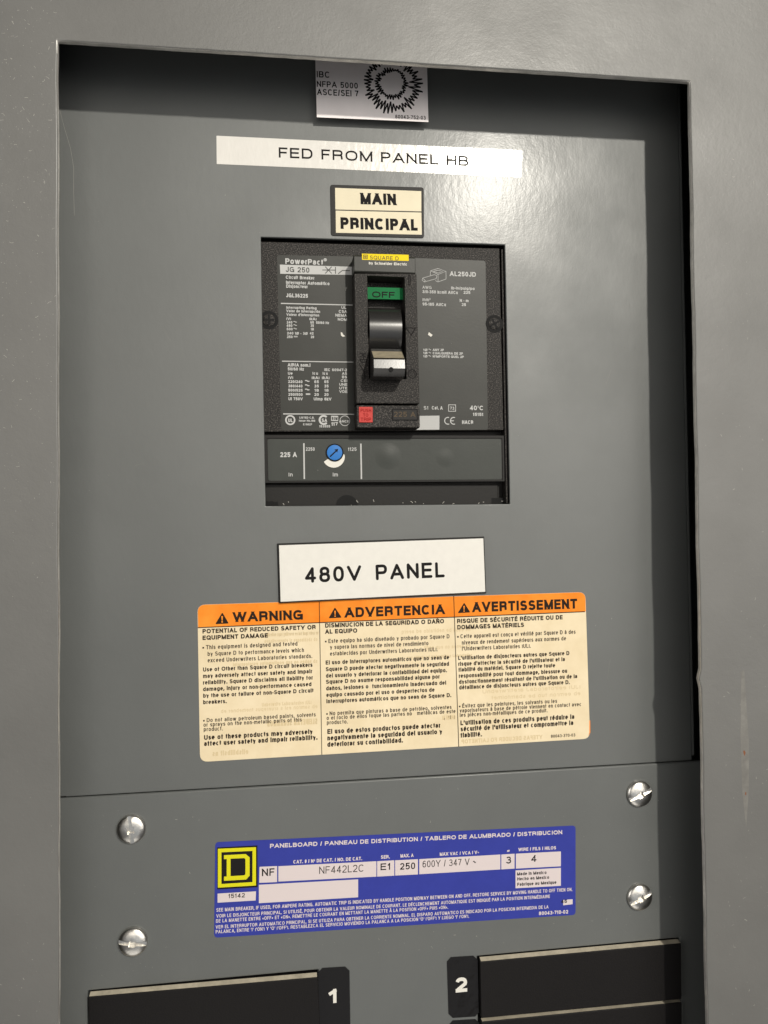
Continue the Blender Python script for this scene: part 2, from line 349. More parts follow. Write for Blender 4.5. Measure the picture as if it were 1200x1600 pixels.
  ('CSA', 31.96, -30.8, 3.5, 1.21, 0.112, 0.0),
  ('NEMA', 30.54, -32.49, 4.9, 1.21, 0.112, 0.0),
  ('NOM', 31.52, -34.22, 3.9, 1.21, 0.112, 0.0),
  ('AIR/A nom.l', 10.17, -54.05, 9.5, 1.39, 0.112, 0.0),
  ('50/60 Hz', 10.2, -55.73, 6.73, 1.29, 0.112, 0.0),
  ('IEC 60947-2', 25.58, -55.75, 9.57, 1.14, 0.112, 0.0),
  ('Ue', 10.23, -57.51, 1.96, 1.18, 0.112, 0.0),
  ('Icu', 20.56, -57.37, 2.28, 1.19, 0.112, 0.0),
  ('Ics', 24.82, -57.36, 2.18, 1.2, 0.112, 0.0),
  ('AS', 33.03, -57.24, 2.1, 1.09, 0.112, 0.0),
  ('(V)', 10.31, -59.34, 2.06, 1.23, 0.112, 0.0),
  ('(kA)', 20.2, -59.26, 3.21, 1.24, 0.112, 0.0),
  ('(kA)', 24.5, -59.21, 3.18, 1.25, 0.112, 0.0),
  ('BS', 33.01, -58.74, 2.1, 1.1, 0.112, 0.0),
  ('220/240', 10.29, -61.03, 5.99, 1.19, 0.112, 0.0),
  ('~', 17.22, -60.79, 2.12, 1.69, 0.112, 0.0),
  ('65', 21.26, -60.94, 1.88, 1.19, 0.112, 0.0),
  ('65', 25.47, -60.89, 1.79, 1.2, 0.112, 0.0),
  ('CEI', 32.44, -60.3, 2.8, 1.1, 0.112, 0.0),
  ('380/440', 10.32, -62.86, 5.94, 1.19, 0.112, 0.0),
  ('~', 17.2, -62.63, 2.12, 1.69, 0.112, 0.0),
  ('35', 21.24, -62.78, 1.88, 1.19, 0.112, 0.0),
  ('35', 25.45, -62.73, 1.79, 1.2, 0.112, 0.0),
  ('UNE', 31.83, -61.91, 3.39, 1.1, 0.112, 0.0),
  ('500/525', 10.3, -64.64, 5.99, 1.19, 0.112, 0.0),
  ('~', 17.18, -64.41, 2.12, 1.68, 0.112, 0.0),
  ('18', 21.32, -64.57, 1.78, 1.2, 0.112, 0.0),
  ('18', 25.53, -64.52, 1.69, 1.19, 0.112, 0.0),
  ('UTE', 31.81, -63.45, 3.39, 1.09, 0.112, 0.0),
  ('250/500', 10.33, -66.42, 5.94, 1.19, 0.112, 0.0),
  ('=', 17.65, -66.24, 1.87, 1.29, 0.112, 0.0),
  ('20', 21.2, -66.36, 1.88, 1.2, 0.112, 0.0),
  ('20', 25.41, -66.31, 1.78, 1.19, 0.112, 0.0),
  ('VDE', 31.79, -64.95, 3.39, 1.1, 0.112, 0.0),
  ('Ui 750V', 10.36, -68.3, 5.94, 1.24, 0.112, 0.0),
  ('Uimp 8kV', 20.93, -68.25, 7.48, 1.24, 0.112, 0.0),
  ('UL', 10.11, -77.49, 1.86, 1.48, 0.112, 0.0),
  ('LISTED C.B.', 14.83, -75.98, 6.26, 0.84, 0.112, 0.0),
  ('Issue No.186', 14.62, -77.27, 6.85, 0.84, 0.112, 0.0),
  ('E 10027', 16.37, -78.84, 3.75, 0.84, 0.112, 0.0),
  ('SA', 24.19, -77.41, 2.28, 1.49, 0.112, 0.0),
  ('153555', 23.17, -79.7, 4.56, 0.99, 0.112, 0.0),
  ('117', 28.28, -78.93, 2.69, 1.54, 0.112, 0.0),
  ('ANCE', 31.53, -77.52, 4.34, 1.0, 0.112, 0.0),
 ],
 'lab_l_dark': [
  ('JG 250', 9.82, -14.1, 9.91, 2.19, 0.085, 0.0),
  ('B3M', 28.46, -76.49, 2.44, 1.29, 0.112, 0.0),
 ],
 'lab_r_white': [
  ('AL250JD', 80.43, -13.56, 11.67, 2.05, 0.112, 0.0),
  ('AWG', 68.28, -19.45, 4.02, 1.27, 0.085, 0.0),
  ('lb-in/pulg/po', 80.97, -19.38, 10.46, 1.23, 0.112, 0.0),
  ('3/0-350 kcmil Al/Cu', 68.25, -21.39, 15.61, 1.33, 0.112, 0.0),
  ('225', 86.47, -21.17, 2.98, 1.28, 0.112, 0.0),
  ('mm²', 68.25, -24.85, 3.46, 1.43, 0.085, 0.0),
  ('N · m', 84.69, -24.76, 3.92, 1.28, 0.112, 0.0),
  ('95-185 Al/Cu', 68.22, -26.78, 10.3, 1.32, 0.112, 0.0),
  ('25', 85.55, -26.53, 1.88, 1.28, 0.112, 0.0),
  ('1Ø', 68.29, -46.46, 1.8, 1.02, 0.112, 0.0),
  ('~', 70.51, -46.37, 1.23, 1.43, 0.085, 0.0),
  ('ANY 2P', 72.41, -46.38, 4.92, 1.01, 0.12, 0.0),
  ('1Ø', 68.27, -47.83, 1.8, 1.02, 0.112, 0.0),
  ('~', 70.49, -47.74, 1.23, 1.42, 0.085, 0.0),
  ('CUALQUIERA DE 2P', 72.39, -47.81, 13.34, 1.02, 0.12, 0.0),
  ('1Ø', 68.25, -49.25, 1.8, 1.01, 0.112, 0.0),
  ('~', 70.47, -49.16, 1.23, 1.42, 0.085, 0.0),
  ("N'IMPORTE QUEL 2P", 72.37, -49.23, 13.76, 1.01, 0.12, 0.0),
  ('S1', 68.07, -71.75, 2.01, 1.47, 0.085, 0.0),
  ('Cat. A', 71.62, -71.73, 4.8, 1.48, 0.112, 0.0),
  ('73', 79.63, -71.82, 1.87, 1.38, 0.085, 0.0),
  ('40°C', 88.48, -71.85, 6.07, 1.94, 0.112, 0.0),
  ('15151', 89.79, -74.39, 4.56, 1.38, 0.112, 0.0),
  ('HACR', 84.89, -77.89, 4.95, 1.58, 0.112, 0.0),
 ],
 'trip': [
  ('225 A', 6.68, -92.23, 6.88, 2.07, 0.112, 0.0),
  ('In', 10.05, -100.35, 1.66, 1.58, 0.085, 0.0),
  ('2250', 17.37, -89.57, 3.69, 1.44, 0.085, 0.0),
  ('1125', 35.18, -89.61, 3.6, 1.45, 0.085, 0.0),
  ('Im', 28.59, -100.42, 2.13, 1.58, 0.085, 0.0),
 ],
 'yel': [
  ('SQUARE D', 44.46, -10.54, 12.13, 1.61, 0.075, 0.0),
 ],
 'sch': [
  ('by Schneider Electric', 44.0, -12.65, 16.2, 1.13, 0.112, 0.0),
 ],
 'red': [
  ('PUSH', 39.71, -74.45, 4.4, 1.46, 0.08, 0.0),
  ('TO', 40.75, -76.3, 2.13, 1.33, 0.08, 0.0),
  ('TRIP', 39.66, -78.16, 4.4, 1.45, 0.08, 0.0),
 ],
 'win': [
  ('225 A', 53.68, -76.25, 9.09, 2.16, 0.085, 0.0),
 ],
 'green': [
  ('OFF', 45.77, -25.16, 9.7, 2.56, 0.1, 0.0),
 ],
 'num1': [
  ('1', 24.12, -318.16, 3.7, 5.73, 0.12, -0.0008),
 ],
 'num2': [
  ('2', 77.58, -318.78, 4.98, 6.12, 0.12, -0.0008),
 ],
}

# ------------------------------------------------------------------ materials
def mat(name, col, rough=.5, spec=.5, metal=0, bumps=(), var=None, rvar=None, coat=0, crough=.2):
    mt = bpy.data.materials.new(name); mt.use_nodes = True
    nt = mt.node_tree; N, Lk = nt.nodes, nt.links
    b = N['Principled BSDF']
    b.inputs['Base Color'].default_value = (*col, 1); b.inputs['Roughness'].default_value = rough
    b.inputs['Specular IOR Level'].default_value = spec; b.inputs['Metallic'].default_value = metal
    b.inputs['Coat Weight'].default_value = coat; b.inputs['Coat Roughness'].default_value = crough
    t = N.new('ShaderNodeTexCoord')
    def noise(scale, detail=3, stretch=(1, 1, 1), rough_=.55):
        mp = N.new('ShaderNodeMapping'); mp.inputs['Scale'].default_value = stretch
        Lk.new(t.outputs['Object'], mp.inputs[0])
        n = N.new('ShaderNodeTexNoise'); n.inputs['Scale'].default_value = scale; n.inputs['Detail'].default_value = detail; n.inputs['Roughness'].default_value = rough_
        Lk.new(mp.outputs[0], n.inputs[0]); return n.outputs[0]
    prev = None
    for bp in bumps:                                   # (scale, distance in m, detail, stretch)
        bn = N.new('ShaderNodeBump'); bn.inputs['Distance'].default_value = bp[1]; bn.inputs['Strength'].default_value = 1
        Lk.new(noise(bp[0], bp[2] if len(bp) > 2 else 2, bp[3] if len(bp) > 3 else (1, 1, 1)), bn.inputs['Height'])
        if prev: Lk.new(prev, bn.inputs['Normal'])
        prev = bn.outputs[0]
    if prev:
        Lk.new(prev, b.inputs['Normal'])
        if coat: Lk.new(prev, b.inputs['Coat Normal'])
    if var:                                            # (scale, amount, tint or None, lo, hi)
        mr = N.new('ShaderNodeMapRange'); mr.inputs[1].default_value = var[3] if len(var) > 3 else .3; mr.inputs[2].default_value = var[4] if len(var) > 4 else .7
        Lk.new(noise(var[0], 5, rough_=.65), mr.inputs[0])
        mx = N.new('ShaderNodeMix'); mx.data_type = 'RGBA'
        Lk.new(mr.outputs[0], mx.inputs[0])
        c2 = var[2] if len(var) > 2 and var[2] else tuple(v * (1 + var[1]) for v in col)
        c1 = tuple(v * (1 - var[1]) for v in col)
        mx.inputs[6].default_value = (*c1, 1); mx.inputs[7].default_value = (*c2, 1)
        Lk.new(mx.outputs[2], b.inputs['Base Color'])
    if rvar:
        mr = N.new('ShaderNodeMapRange'); mr.inputs[1].default_value = .3; mr.inputs[2].default_value = .7
        mr.inputs[3].default_value = rough - rvar[1]; mr.inputs[4].default_value = rough + rvar[1]
        Lk.new(noise(rvar[0], 4), mr.inputs[0]); Lk.new(mr.outputs[0], b.inputs['Roughness'])
    return mt
M = {}
GREY = (.111, .117, .114)
M['paint'] = mat('grey_paint', GREY, .5, .6, bumps=((380, .00004, 2, (1, 1, .5)), (1500, .000016, 2)), var=(18, .06), rvar=(26, .07), coat=.17, crough=.2)
M['trim_paint'] = mat('trim_paint', (.124, .123, .117), .5, .7, bumps=((420, .00006, 3), (1300, .00003, 2)), var=(14, .1), rvar=(25, .07), coat=.15, crough=.25)
M['dark'] = mat('dark_steel', (.012, .012, .012), .7, .15)
M['textured'] = mat('textured_black_plastic', (.019, .0168, .0152), .5, .22, bumps=((2600, .00016, 2),), var=(2000, .5, (.13, .116, .104), .5, .7))  # pale speckle in the colour stands in for glints off the grain
M['black'] = mat('smooth_black_plastic', (.016, .015, .014), .5, .2, bumps=((900, .00004, 2),))
M['handle'] = mat('handle_plastic', (.022, .021, .02), .25, .85, bumps=((1500, .000008, 2),))
M['tan'] = mat('lit_handle_plastic', (.3, .26, .18), .4, .5, bumps=((1200, .00005, 2),), var=(500, .2))  # tan colour stands in for lamp light on black plastic
M['label_dark'] = mat('charcoal_label', (.027, .0275, .0235), .42, .27, bumps=((1400, .00002, 2), (60, .0001, 1)), var=(60, .12))
M['strip_grey'] = mat('grey_film', (.042, .046, .041), .36, .25, bumps=((1400, .00002, 2), (70, .0001, 1)), var=(60, .1))
M['white_ink'] = mat('white_ink', (.5, .5, .49), .7, .12)
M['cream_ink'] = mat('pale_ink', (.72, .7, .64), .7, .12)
M['black_ink'] = mat('black_ink', (.012, .011, .011), .7, .12)
M['brown_ink'] = mat('faded_ink', (.1, .075, .05), .7, .12)
M['cream'] = mat('cream_label_film', (.77, .635, .41), .5, .25, bumps=((260, .00004, 3),), var=(60, .06, (.82, .7, .49)))
M['ivory'] = mat('ivory_label_film', (.7, .63, .46), .5, .25, bumps=((260, .00003, 3),), var=(90, .05))
M['orange'] = mat('orange_ink', (.84, .21, .006), .55, .2, var=(70, .06, (.9, .3, .03)))
M['ghost'] = mat('show_through_ink', (.66, .53, .32), .7, .12)
M['brown_black'] = mat('warm_black_ink', (.022, .014, .01), .7, .12)
M['white'] = mat('white_film', (.82, .8, .76), .38, .45, bumps=((220, .00008, 2, (1, 1, .5)),), var=(60, .03))
M['tape'] = mat('white_tape', (.7, .68, .64), .2, .5, bumps=((330, .00014, 2, (1, 1, .5)),), var=(60, .03))
M['sticker'] = mat('matte_sticker', (.84, .79, .79), .55, .3, var=(80, .04))
M['engraved'] = mat('engraving_plastic', (.72, .7, .65), .36, .45, bumps=((700, .00001, 2),), var=(300, .03, None, .25, .7))
M['blue'] = mat('blue_label_film', (.03, .042, .3), .5, .25, bumps=((300, .00003, 2),), var=(80, .08))
M['lilac'] = mat('pale_label_print', (.66, .58, .58), .45, .4)
M['yellow'] = mat('yellow_ink', (.68, .64, .012), .6, .15)
M['gold'] = mat('bright_yellow_ink', (.82, .62, .012), .6, .15)
M['green'] = mat('green_flag', (.006, .15, .045), .6, .15)
M['red'] = mat('red_plastic', (.5, .045, .036), .5, .25, bumps=((1200, .00004, 2),))
M['dark_red'] = mat('dark_red_ink', (.25, .008, .008), .7, .12)
M['dial'] = mat('blue_plastic', (.028, .17, .5), .5, .25)
M['zinc'] = mat('zinc_plating', (.72, .7, .66), .3, .5, 1, bumps=((700, .00006, 3),), var=(300, .18))
M['gloss_black'] = mat('glossy_black_vinyl', (.01, .009, .009), .12, .3, bumps=((140, .0003, 2),))
M['filler'] = mat('black_filler_plastic', (.009, .008, .008), .5, .2, bumps=((1300, .00006, 2),))
M['lit_edge'] = mat('lit_filler_edge', (.5, .45, .35), .5, .3, bumps=((900, .00004, 2),), var=(200, .2))  # cream colour stands in for the lamp's glint on black plastic
M['dust'] = mat('pale_dust', (.4, .385, .355), .8, .2)
M['pale_edge'] = mat('pale_edge', (.66, .64, .6), .38, .5, .45, bumps=((600, .00006, 3),), var=(120, .25))
M['rust'] = mat('rust', (.2, .075, .03), .8)
M['scratch'] = mat('scuffed_paint', (.165, .16, .148), .5, bumps=((900, .00003, 2, (1, 1, .1)),), var=(220, .22))

# ------------------------------------------------------------------ mesh building
def area2(p): return sum(p[i - 1][0] * p[i][1] - p[i][0] * p[i - 1][1] for i in range(len(p)))
def ccw(p): return list(p) if area2(p) > 0 else list(reversed(p))
def rounded(p, r, n=5):
    p = ccw(p); out = []
    for i in range(len(p)):
        a, b, c_ = Vector(p[i - 1]), Vector(p[i]), Vector(p[(i + 1) % len(p)])
        u, w = (a - b).normalized(), (c_ - b).normalized()
        s, e = b + u * r, b + w * r
        for k in range(n + 1):
            t_ = k / n; q = (1 - t_) ** 2 * s + 2 * t_ * (1 - t_) * b + t_ * t_ * e
            out.append((q.x, q.y))
    return out
def inset(p, d):
    p = ccw(p); n = len(p); out = []
    for i in range(n):
        a, b, c_ = Vector(p[i - 1]), Vector(p[i]), Vector(p[(i + 1) % n])
        u, w = (b - a).normalized(), (c_ - b).normalized()
        n1, n2 = Vector((-u.y, u.x)), Vector((-w.y, w.x))
        k = (n1 + n2); k = k / max(.3, k.dot(n1)) if k.length > 1e-6 else n1
        q = b + k * d; out.append((q.x, q.y))
    return out
class MB:
    def __init__(s): s.v = []; s.f = []; s.zi = 0
    def quad(s, *ps):
        i = len(s.v); s.v += ps; s.f.append(tuple(range(i, i + len(ps)))); return s
    def sheet(s, p, z): return s.quad(*[(x, y, z) for x, y in ccw(p)])
    def prism(s, p, z0, z1, taper=0):
        p = ccw(p); n = len(p); i = len(s.v)
        top = inset(p, taper) if taper else p
        s.v += [(x, y, z0) for x, y in p] + [(x, y, z1) for x, y in top]
        s.f.append(tuple(range(i + n, i + 2 * n))); s.f.append(tuple(reversed(range(i, i + n))))
        for k in range(n): s.f.append((i + k, i + (k + 1) % n, i + n + (k + 1) % n, i + n + k))
        return s
    def frame(s, po, pi, z0, z1):                       # plate with a hole; both outlines with equal counts, same order
        n = len(po); i = len(s.v)
        for p, z in ((po, z0), (po, z1), (pi, z1), (pi, z0)): s.v += [(x, y, z) for x, y in p]
        for r_ in range(4):
            a, b = i + r_ * n, i + ((r_ + 1) % 4) * n
            for k in range(n): s.f.append((a + k, a + (k + 1) % n, b + (k + 1) % n, b + k))
        return s
    def sweep_x(s, x0, x1, prof):                       # closed (y, z) profile swept along x
        n = len(prof); i = len(s.v)
        s.v += [(x0, y, z) for y, z in prof] + [(x1, y, z) for y, z in prof]
        s.f.append(tuple(range(i, i + n))); s.f.append(tuple(reversed(range(i + n, i + 2 * n))))
        for k in range(n): s.f.append((i + k, i + n + k, i + n + (k + 1) % n, i + (k + 1) % n))
        return s
    def lathe(s, cx, cy, prof, n=48):                   # (r, z) profile about the panel normal
        i = len(s.v)
        for r_, z in prof:
            for k in range(n):
                t_ = 2 * math.pi * k / n; s.v.append((cx + r_ * math.cos(t_), cy + r_ * math.sin(t_), z))
        for j in range(len(prof) - 1):
            for k in range(n):
                a, b = i + j * n + k, i + j * n + (k + 1) % n; s.f.append((a, b, b + n, a + n))
        s.f.append(tuple(i + (len(prof) - 1) * n + k for k in range(n)))
        s.f.append(tuple(reversed([i + k for k in range(n)])))
        return s
    def ribbon(s, pts, hw, z, closed=False):
        P_ = [Vector(p) for p in pts]; n = len(P_); L_, R_ = [], []
        for k in range(n):
            a = P_[k - 1] if (k or closed) else None; b = P_[k]; c_ = P_[(k + 1) % n] if (k < n - 1 or closed) else None
            d1 = (b - a) if a is not None else (c_ - b); d2 = (c_ - b) if c_ is not None else d1
            if d1.length < 1e-9: d1 = d2
            if d2.length < 1e-9: d2 = d1
            d1 = d1.normalized(); d2 = d2.normalized()
            n1, n2 = Vector((-d1.y, d1.x)), Vector((-d2.y, d2.x))
            k_ = n1 + n2
            k_ = k_ / max(.45, k_.dot(n1)) if k_.length > .1 else n1
            L_.append(b + k_ * hw); R_.append(b - k_ * hw)
        i = len(s.v)
        for l, r_ in zip(L_, R_): s.v += [(l.x, l.y, z), (r_.x, r_.y, z)]
        for k in range(n if closed else n - 1):
            a = i + 2 * k; b = i + 2 * ((k + 1) % n); s.f.append((a, a + 1, b + 1, b))
        return s
    def build(s, name, material, parent=None, bevel=None, smooth=None, origin=None, solid=True):
        if parent is not None: og = Vector(parent['_o'])
        elif origin is not None: og = Vector(origin)
        else:
            og = Vector([(min(v[k] for v in s.v) + max(v[k] for v in s.v)) / 2 for k in range(3)])
        me = bpy.data.meshes.new(name)
        me.from_pydata([V(*(Vector(v) - og)) for v in s.v], [], s.f)
        if solid:
            bm = bmesh.new(); bm.from_mesh(me); bmesh.ops.remove_doubles(bm, verts=bm.verts, dist=1e-7); bmesh.ops.recalc_face_normals(bm, faces=bm.faces); bm.to_mesh(me); bm.free()
        me.materials.append(M[material] if isinstance(material, str) else material)
        o = bpy.data.objects.new(name, me); COL.objects.link(o)
        if parent is not None: o.parent = parent; o.location = (0, 0, 0)
        else: o.location = V(*og)
        o['_o'] = list(og)
        if bevel:
            md = o.modifiers.new('bevel', 'BEVEL'); md.width = bevel * .001; md.segments = 3; md.limit_method = 'ANGLE'; md.angle_limit = math.radians(40)
        if smooth: me.shade_smooth() if smooth is True else me.set_sharp_from_angle(angle=math.radians(smooth))
        return o
def tag(o, label, cat, group=None, kind=None):
    o['label'] = label; o['category'] = cat
    if group: o['group'] = group
    if kind: o['kind'] = kind
    return o
def empty(name, og, label, cat, group=None):
    o = bpy.data.objects.new(name, None); COL.objects.link(o); o.location = V(*og); o['_o'] = list(og); o.empty_display_size = .01
    return tag(o, label, cat, group)
def circle(cx, cy, r, n=40, a0=0, a1=360):
    return [(cx + r * math.cos(math.radians(a0 + (a1 - a0) * k / n)), cy + r * math.sin(math.radians(a0 + (a1 - a0) * k / n))) for k in range(n + (a1 - a0 < 360))]

# ------------------------------------------------------------------ lettering: a stroke alphabet with grotesque proportions
def A(cx, cy, rx, ry, a0, a1, n=None, e=2.35):
    n = n or max(3, int(abs(a1 - a0) / 18)); out = []
    for k in range(n + 1):
        t_ = math.radians(a0 + (a1 - a0) * k / n); c_, s_ = math.cos(t_), math.sin(t_)
        out.append((cx + rx * math.copysign(abs(c_) ** (2 / e), c_), cy + ry * math.copysign(abs(s_) ** (2 / e), s_)))
    return out
X = .735
O_ = lambda h=1.0: ['o'] + A(.5, h / 2, .5, h / 2, 0, 342)
bowl = lambda: ['o'] + A(.5, X / 2, .5, X / 2, 0, 342)
G = {
 'A': (.9, [[(0, 0), (.5, 1)], [(.5, 1), (1, 0)], [(.2, .3), (.8, .3)]]),
 'B': (.78, [[(0, 0), (0, 1)], [(0, 1), (.6, 1)] + A(.6, .76, .34, .24, 90, -90) + [(0, .52)], [(0, .52), (.62, .52)] + A(.62, .26, .38, .26, 90, -90) + [(0, 0)]]),
 'C': (.86, [A(.5, .5, .5, .5, 42, 318)]),
 'D': (.82, [[(0, 0), (0, 1)], [(0, 1), (.5, 1)] + A(.5, .5, .5, .5, 90, -90) + [(0, 0)]]),
 'E': (.7, [[(1, 1), (0, 1), (0, 0), (1, 0)], [(0, .52), (.92, .52)]]),
 'F': (.66, [[(1, 1), (0, 1), (0, 0)], [(0, .5), (.88, .5)]]),
 'G': (.9, [A(.5, .5, .5, .5, 38, 330), [(.56, .46), (1, .46), (1, 0)]]),
 'H': (.78, [[(0, 0), (0, 1)], [(1, 0), (1, 1)], [(0, .52), (1, .52)]]),
 'I': (0, [[(.5, 0), (.5, 1)]]),
 'J': (.58, [[(1, 1), (1, .3)] + A(.5, .28, .5, .28, 0, -180)]),
 'K': (.84, [[(0, 0), (0, 1)], [(0, .3), (.95, 1)], [(.34, .55), (1, 0)]]),
 'L': (.62, [[(0, 1), (0, 0), (1, 0)]]),
 'M': (.95, [[(0, 0), (0, 1)], [(0, 1), (.5, 0)], [(.5, 0), (1, 1)], [(1, 1), (1, 0)]]),
 'N': (.78, [[(0, 0), (0, 1)], [(0, 1), (1, 0)], [(1, 0), (1, 1)]]),
 'O': (.94, [O_()]),
 'P': (.74, [[(0, 0), (0, 1)], [(0, 1), (.6, 1)] + A(.6, .73, .4, .27, 90, -90) + [(0, .46)]]),
 'Q': (.94, [O_(), [(.6, .24), (1, -.04)]]),
 'R': (.8, [[(0, 0), (0, 1)], [(0, 1), (.6, 1)] + A(.6, .74, .36, .26, 90, -90) + [(0, .48)], [(.6, .48)] + A(.7, .3, .24, .18, 90, 0) + [(.96, .1), (1, 0)]]),
 'S': (.76, [A(.5, .755, .44, .245, 15, 270) + A(.5, .255, .5, .255, 90, -165)[1:]]),
 'T': (.76, [[(0, 1), (1, 1)], [(.5, 0), (.5, 1)]]),
 'U': (.78, [[(0, 1), (0, .36)] + A(.5, .34, .5, .34, 180, 360) + [(1, 1)]]),
 'V': (.88, [[(0, 1), (.5, 0)], [(.5, 0), (1, 1)]]),
 'W': (1.24, [[(0, 1), (.25, 0)], [(.25, 0), (.5, 1)], [(.5, 1), (.75, 0)], [(.75, 0), (1, 1)]]),
 'X': (.86, [[(0, 0), (1, 1)], [(0, 1), (1, 0)]]),
 'Y': (.88, [[(0, 1), (.5, .42)], [(.5, .42), (1, 1)], [(.5, 0), (.5, .46)]]),
 'Z': (.76, [[(0, 1), (1, 1)], [(1, 1), (0, 0)], [(0, 0), (1, 0)]]),
 'a': (.62, [A(.47, .5, .47, .235, 168, 0) + [(.94, .12), (1, 0)], [(.94, .42), (.45, .39)] + A(.4, .2, .4, .2, 100, 270) + A(.4, .22, .54, .22, 270, 350)]),
 'b': (.64, [[(0, 0), (0, 1)], bowl()]), 'c': (.6, [A(.5, X / 2, .5, X / 2, 52, 308)]), 'd': (.64, [[(1, 0), (1, 1)], bowl()]),
 'e': (.64, [[(.02, .37), (1, .37)], A(.5, X / 2, .5, X / 2, 0, 305)]),
 'f': (.4, [[(.35, 0), (.35, .8)] + A(.85, .82, .5, .2, 180, 90) + [(1, 1.02)], [(0, X - .04), (.85, X - .04)]]),
 'g': (.64, [bowl(), [(1, X), (1, -.06)] + A(.5, -.06, .5, .2, 0, -160)]),
 'h': (.58, [[(0, 0), (0, 1)], [(0, .45)] + A(.5, .46, .5, X - .46, 180, 0) + [(1, 0)]]),
 'i': (0, [[(.5, 0), (.5, X)], '.1']), 'j': (.16, [[(1, X), (1, -.1)] + A(.2, -.1, .8, .17, 0, -90), '.1']),
 'k': (.58, [[(0, 0), (0, 1)], [(.05, .28), (.92, X)], [(.36, .46), (1, 0)]]), 'l': (0, [[(.5, 0), (.5, 1)]]),
 'm': (.96, [[(0, 0), (0, X)], [(0, .48)] + A(.25, .5, .25, X - .5, 180, 0) + [(.5, 0)], [(.5, .48)] + A(.75, .5, .25, X - .5, 180, 0) + [(1, 0)]]),
 'n': (.58, [[(0, 0), (0, X)], [(0, .45)] + A(.5, .46, .5, X - .46, 180, 0) + [(1, 0)]]),
 'o': (.66, [bowl()]), 'p': (.64, [[(0, -.27), (0, X)], bowl()]), 'q': (.64, [[(1, -.27), (1, X)], bowl()]),
 'r': (.34, [[(0, 0), (0, X)], [(0, .42)] + A(.7, .44, .7, X - .44, 180, 95) + [(1, X)]]),
 's': (.56, [A(.5, .55, .44, .185, 12, 270) + A(.5, .185, .5, .185, 90, -165)[1:]]),
 't': (.34, [[(.4, .95), (.4, .18)] + A(.8, .16, .4, .16, 180, 265), [(0, X), (.95, X)]]),
 'u': (.58, [[(1, 0), (1, X)], [(0, X), (0, .28)] + A(.5, .27, .5, .27, 180, 360) + [(1, .3)]]),
 'v': (.6, [[(0, X), (.5, 0)], [(.5, 0), (1, X)]]), 'w': (.92, [[(0, X), (.25, 0)], [(.25, 0), (.5, X)], [(.5, X), (.75, 0)], [(.75, 0), (1, X)]]),
 'x': (.58, [[(0, 0), (1, X)], [(0, X), (1, 0)]]), 'y': (.6, [[(0, X), (.52, 0)], [(1, X), (.52, 0), (.38, -.2), (.1, -.27)]]), 'z': (.54, [[(0, X), (1, X)], [(1, X), (0, 0)], [(0, 0), (1, 0)]]),
 '0': (.66, [O_()]), '1': (.34, [[(.75, 0), (.75, 1)], [(0, .76), (.75, .98)]]),
 '2': (.66, [A(.5, .7, .5, .3, 170, -25) + [(.02, .06)], [(0, 0), (1, 0)]]),
 '3': (.66, [A(.48, .76, .44, .24, 160, -90), A(.48, .27, .52, .27, 90, -165)]),
 '4': (.68, [[(.74, 0), (.74, 1)], [(.74, .98), (.02, .27)], [(0, .25), (1, .25)]]),
 '5': (.66, [[(.1, 1), (.95, 1)], [(.12, .96), (.06, .46)], A(.48, .31, .52, .31, 138, -158)]),
 '6': (.66, [['o'] + A(.5, .31, .5, .31, 0, 342), A(.52, .5, .52, .5, 50, 180)[:]  + [(0, .3)]]),
 '7': (.66, [[(0, 1), (1, 1)], [(1, .96), (.62, .5), (.38, 0)]]),
 '8': (.66, [['o'] + A(.5, .76, .43, .24, 0, 342), ['o'] + A(.5, .27, .5, .27, 0, 342)]),
 '9': (.66, [['o'] + A(.5, .69, .5, .31, 0, 342), A(.48, .5, .52, .5, -130, 0) + [(1, .7)]]),
 '.': (0, ['.0']), ',': (0, ['.0', [(.5, 0), (.2, -.16)]]), ':': (0, ['.0', '.2']), '-': (.3, [[(0, .36), (1, .36)]]), '/': (.32, [[(0, 0), (1, 1)]]),
 '(': (.2, [A(1, .42, 1, .66, 125, 235, 6, 2)]), ')': (.2, [A(0, .42, 1, .66, 55, -55, 6, 2)]), "'": (0, [[(.5, .72), (.5, 1)]]), '"': (.2, [[(0, .7), (0, 1)], [(1, .7), (1, 1)]]),
 '#': (.6, [[(.2, 0), (.35, 1)], [(.65, 0), (.8, 1)], [(0, .33), (1, .33)], [(0, .68), (1, .68)]]), '=': (.6, [[(0, .3), (1, .3)], [(0, .62), (1, .62)]]),
 '~': (.6, [A(.25, .42, .25, .14, 180, 0, 6, 2) + A(.75, .42, .25, .14, 180, 360, 6, 2)[1:]]), '•': (.2, ['.7']), '·': (0, ['.7']),
 '°': (.26, [['o'] + A(.5, .84, .5, .16, 0, 330, 11, 2)]), '®': (.9, [['o'] + A(.5, .5, .5, .5, 0, 345, 20, 2), [(.36, .25), (.36, .76), (.62, .72), (.62, .52), (.36, .5)], [(.5, .5), (.68, .25)]]),
 '²': (.3, [A(.5, .86, .5, .14, 170, -25) + [(.02, .56), (1, .56)]]), 'º': (.36, [['o'] + A(.5, .8, .5, .2, 0, 340), [(0, .5), (1, .5)]]),
 'Ø': (.9, [O_(), [(.1, 0), (.9, 1)]]), 'ø': (.66, [bowl(), [(.05, 0), (.95, X)]]),
 '«': (.5, [[(.45, .62), (0, .36), (.45, .1)], [(1, .62), (.55, .36), (1, .1)]]), '»': (.5, [[(0, .62), (.45, .36), (0, .1)], [(.55, .62), (1, .36), (.55, .1)]]),
}
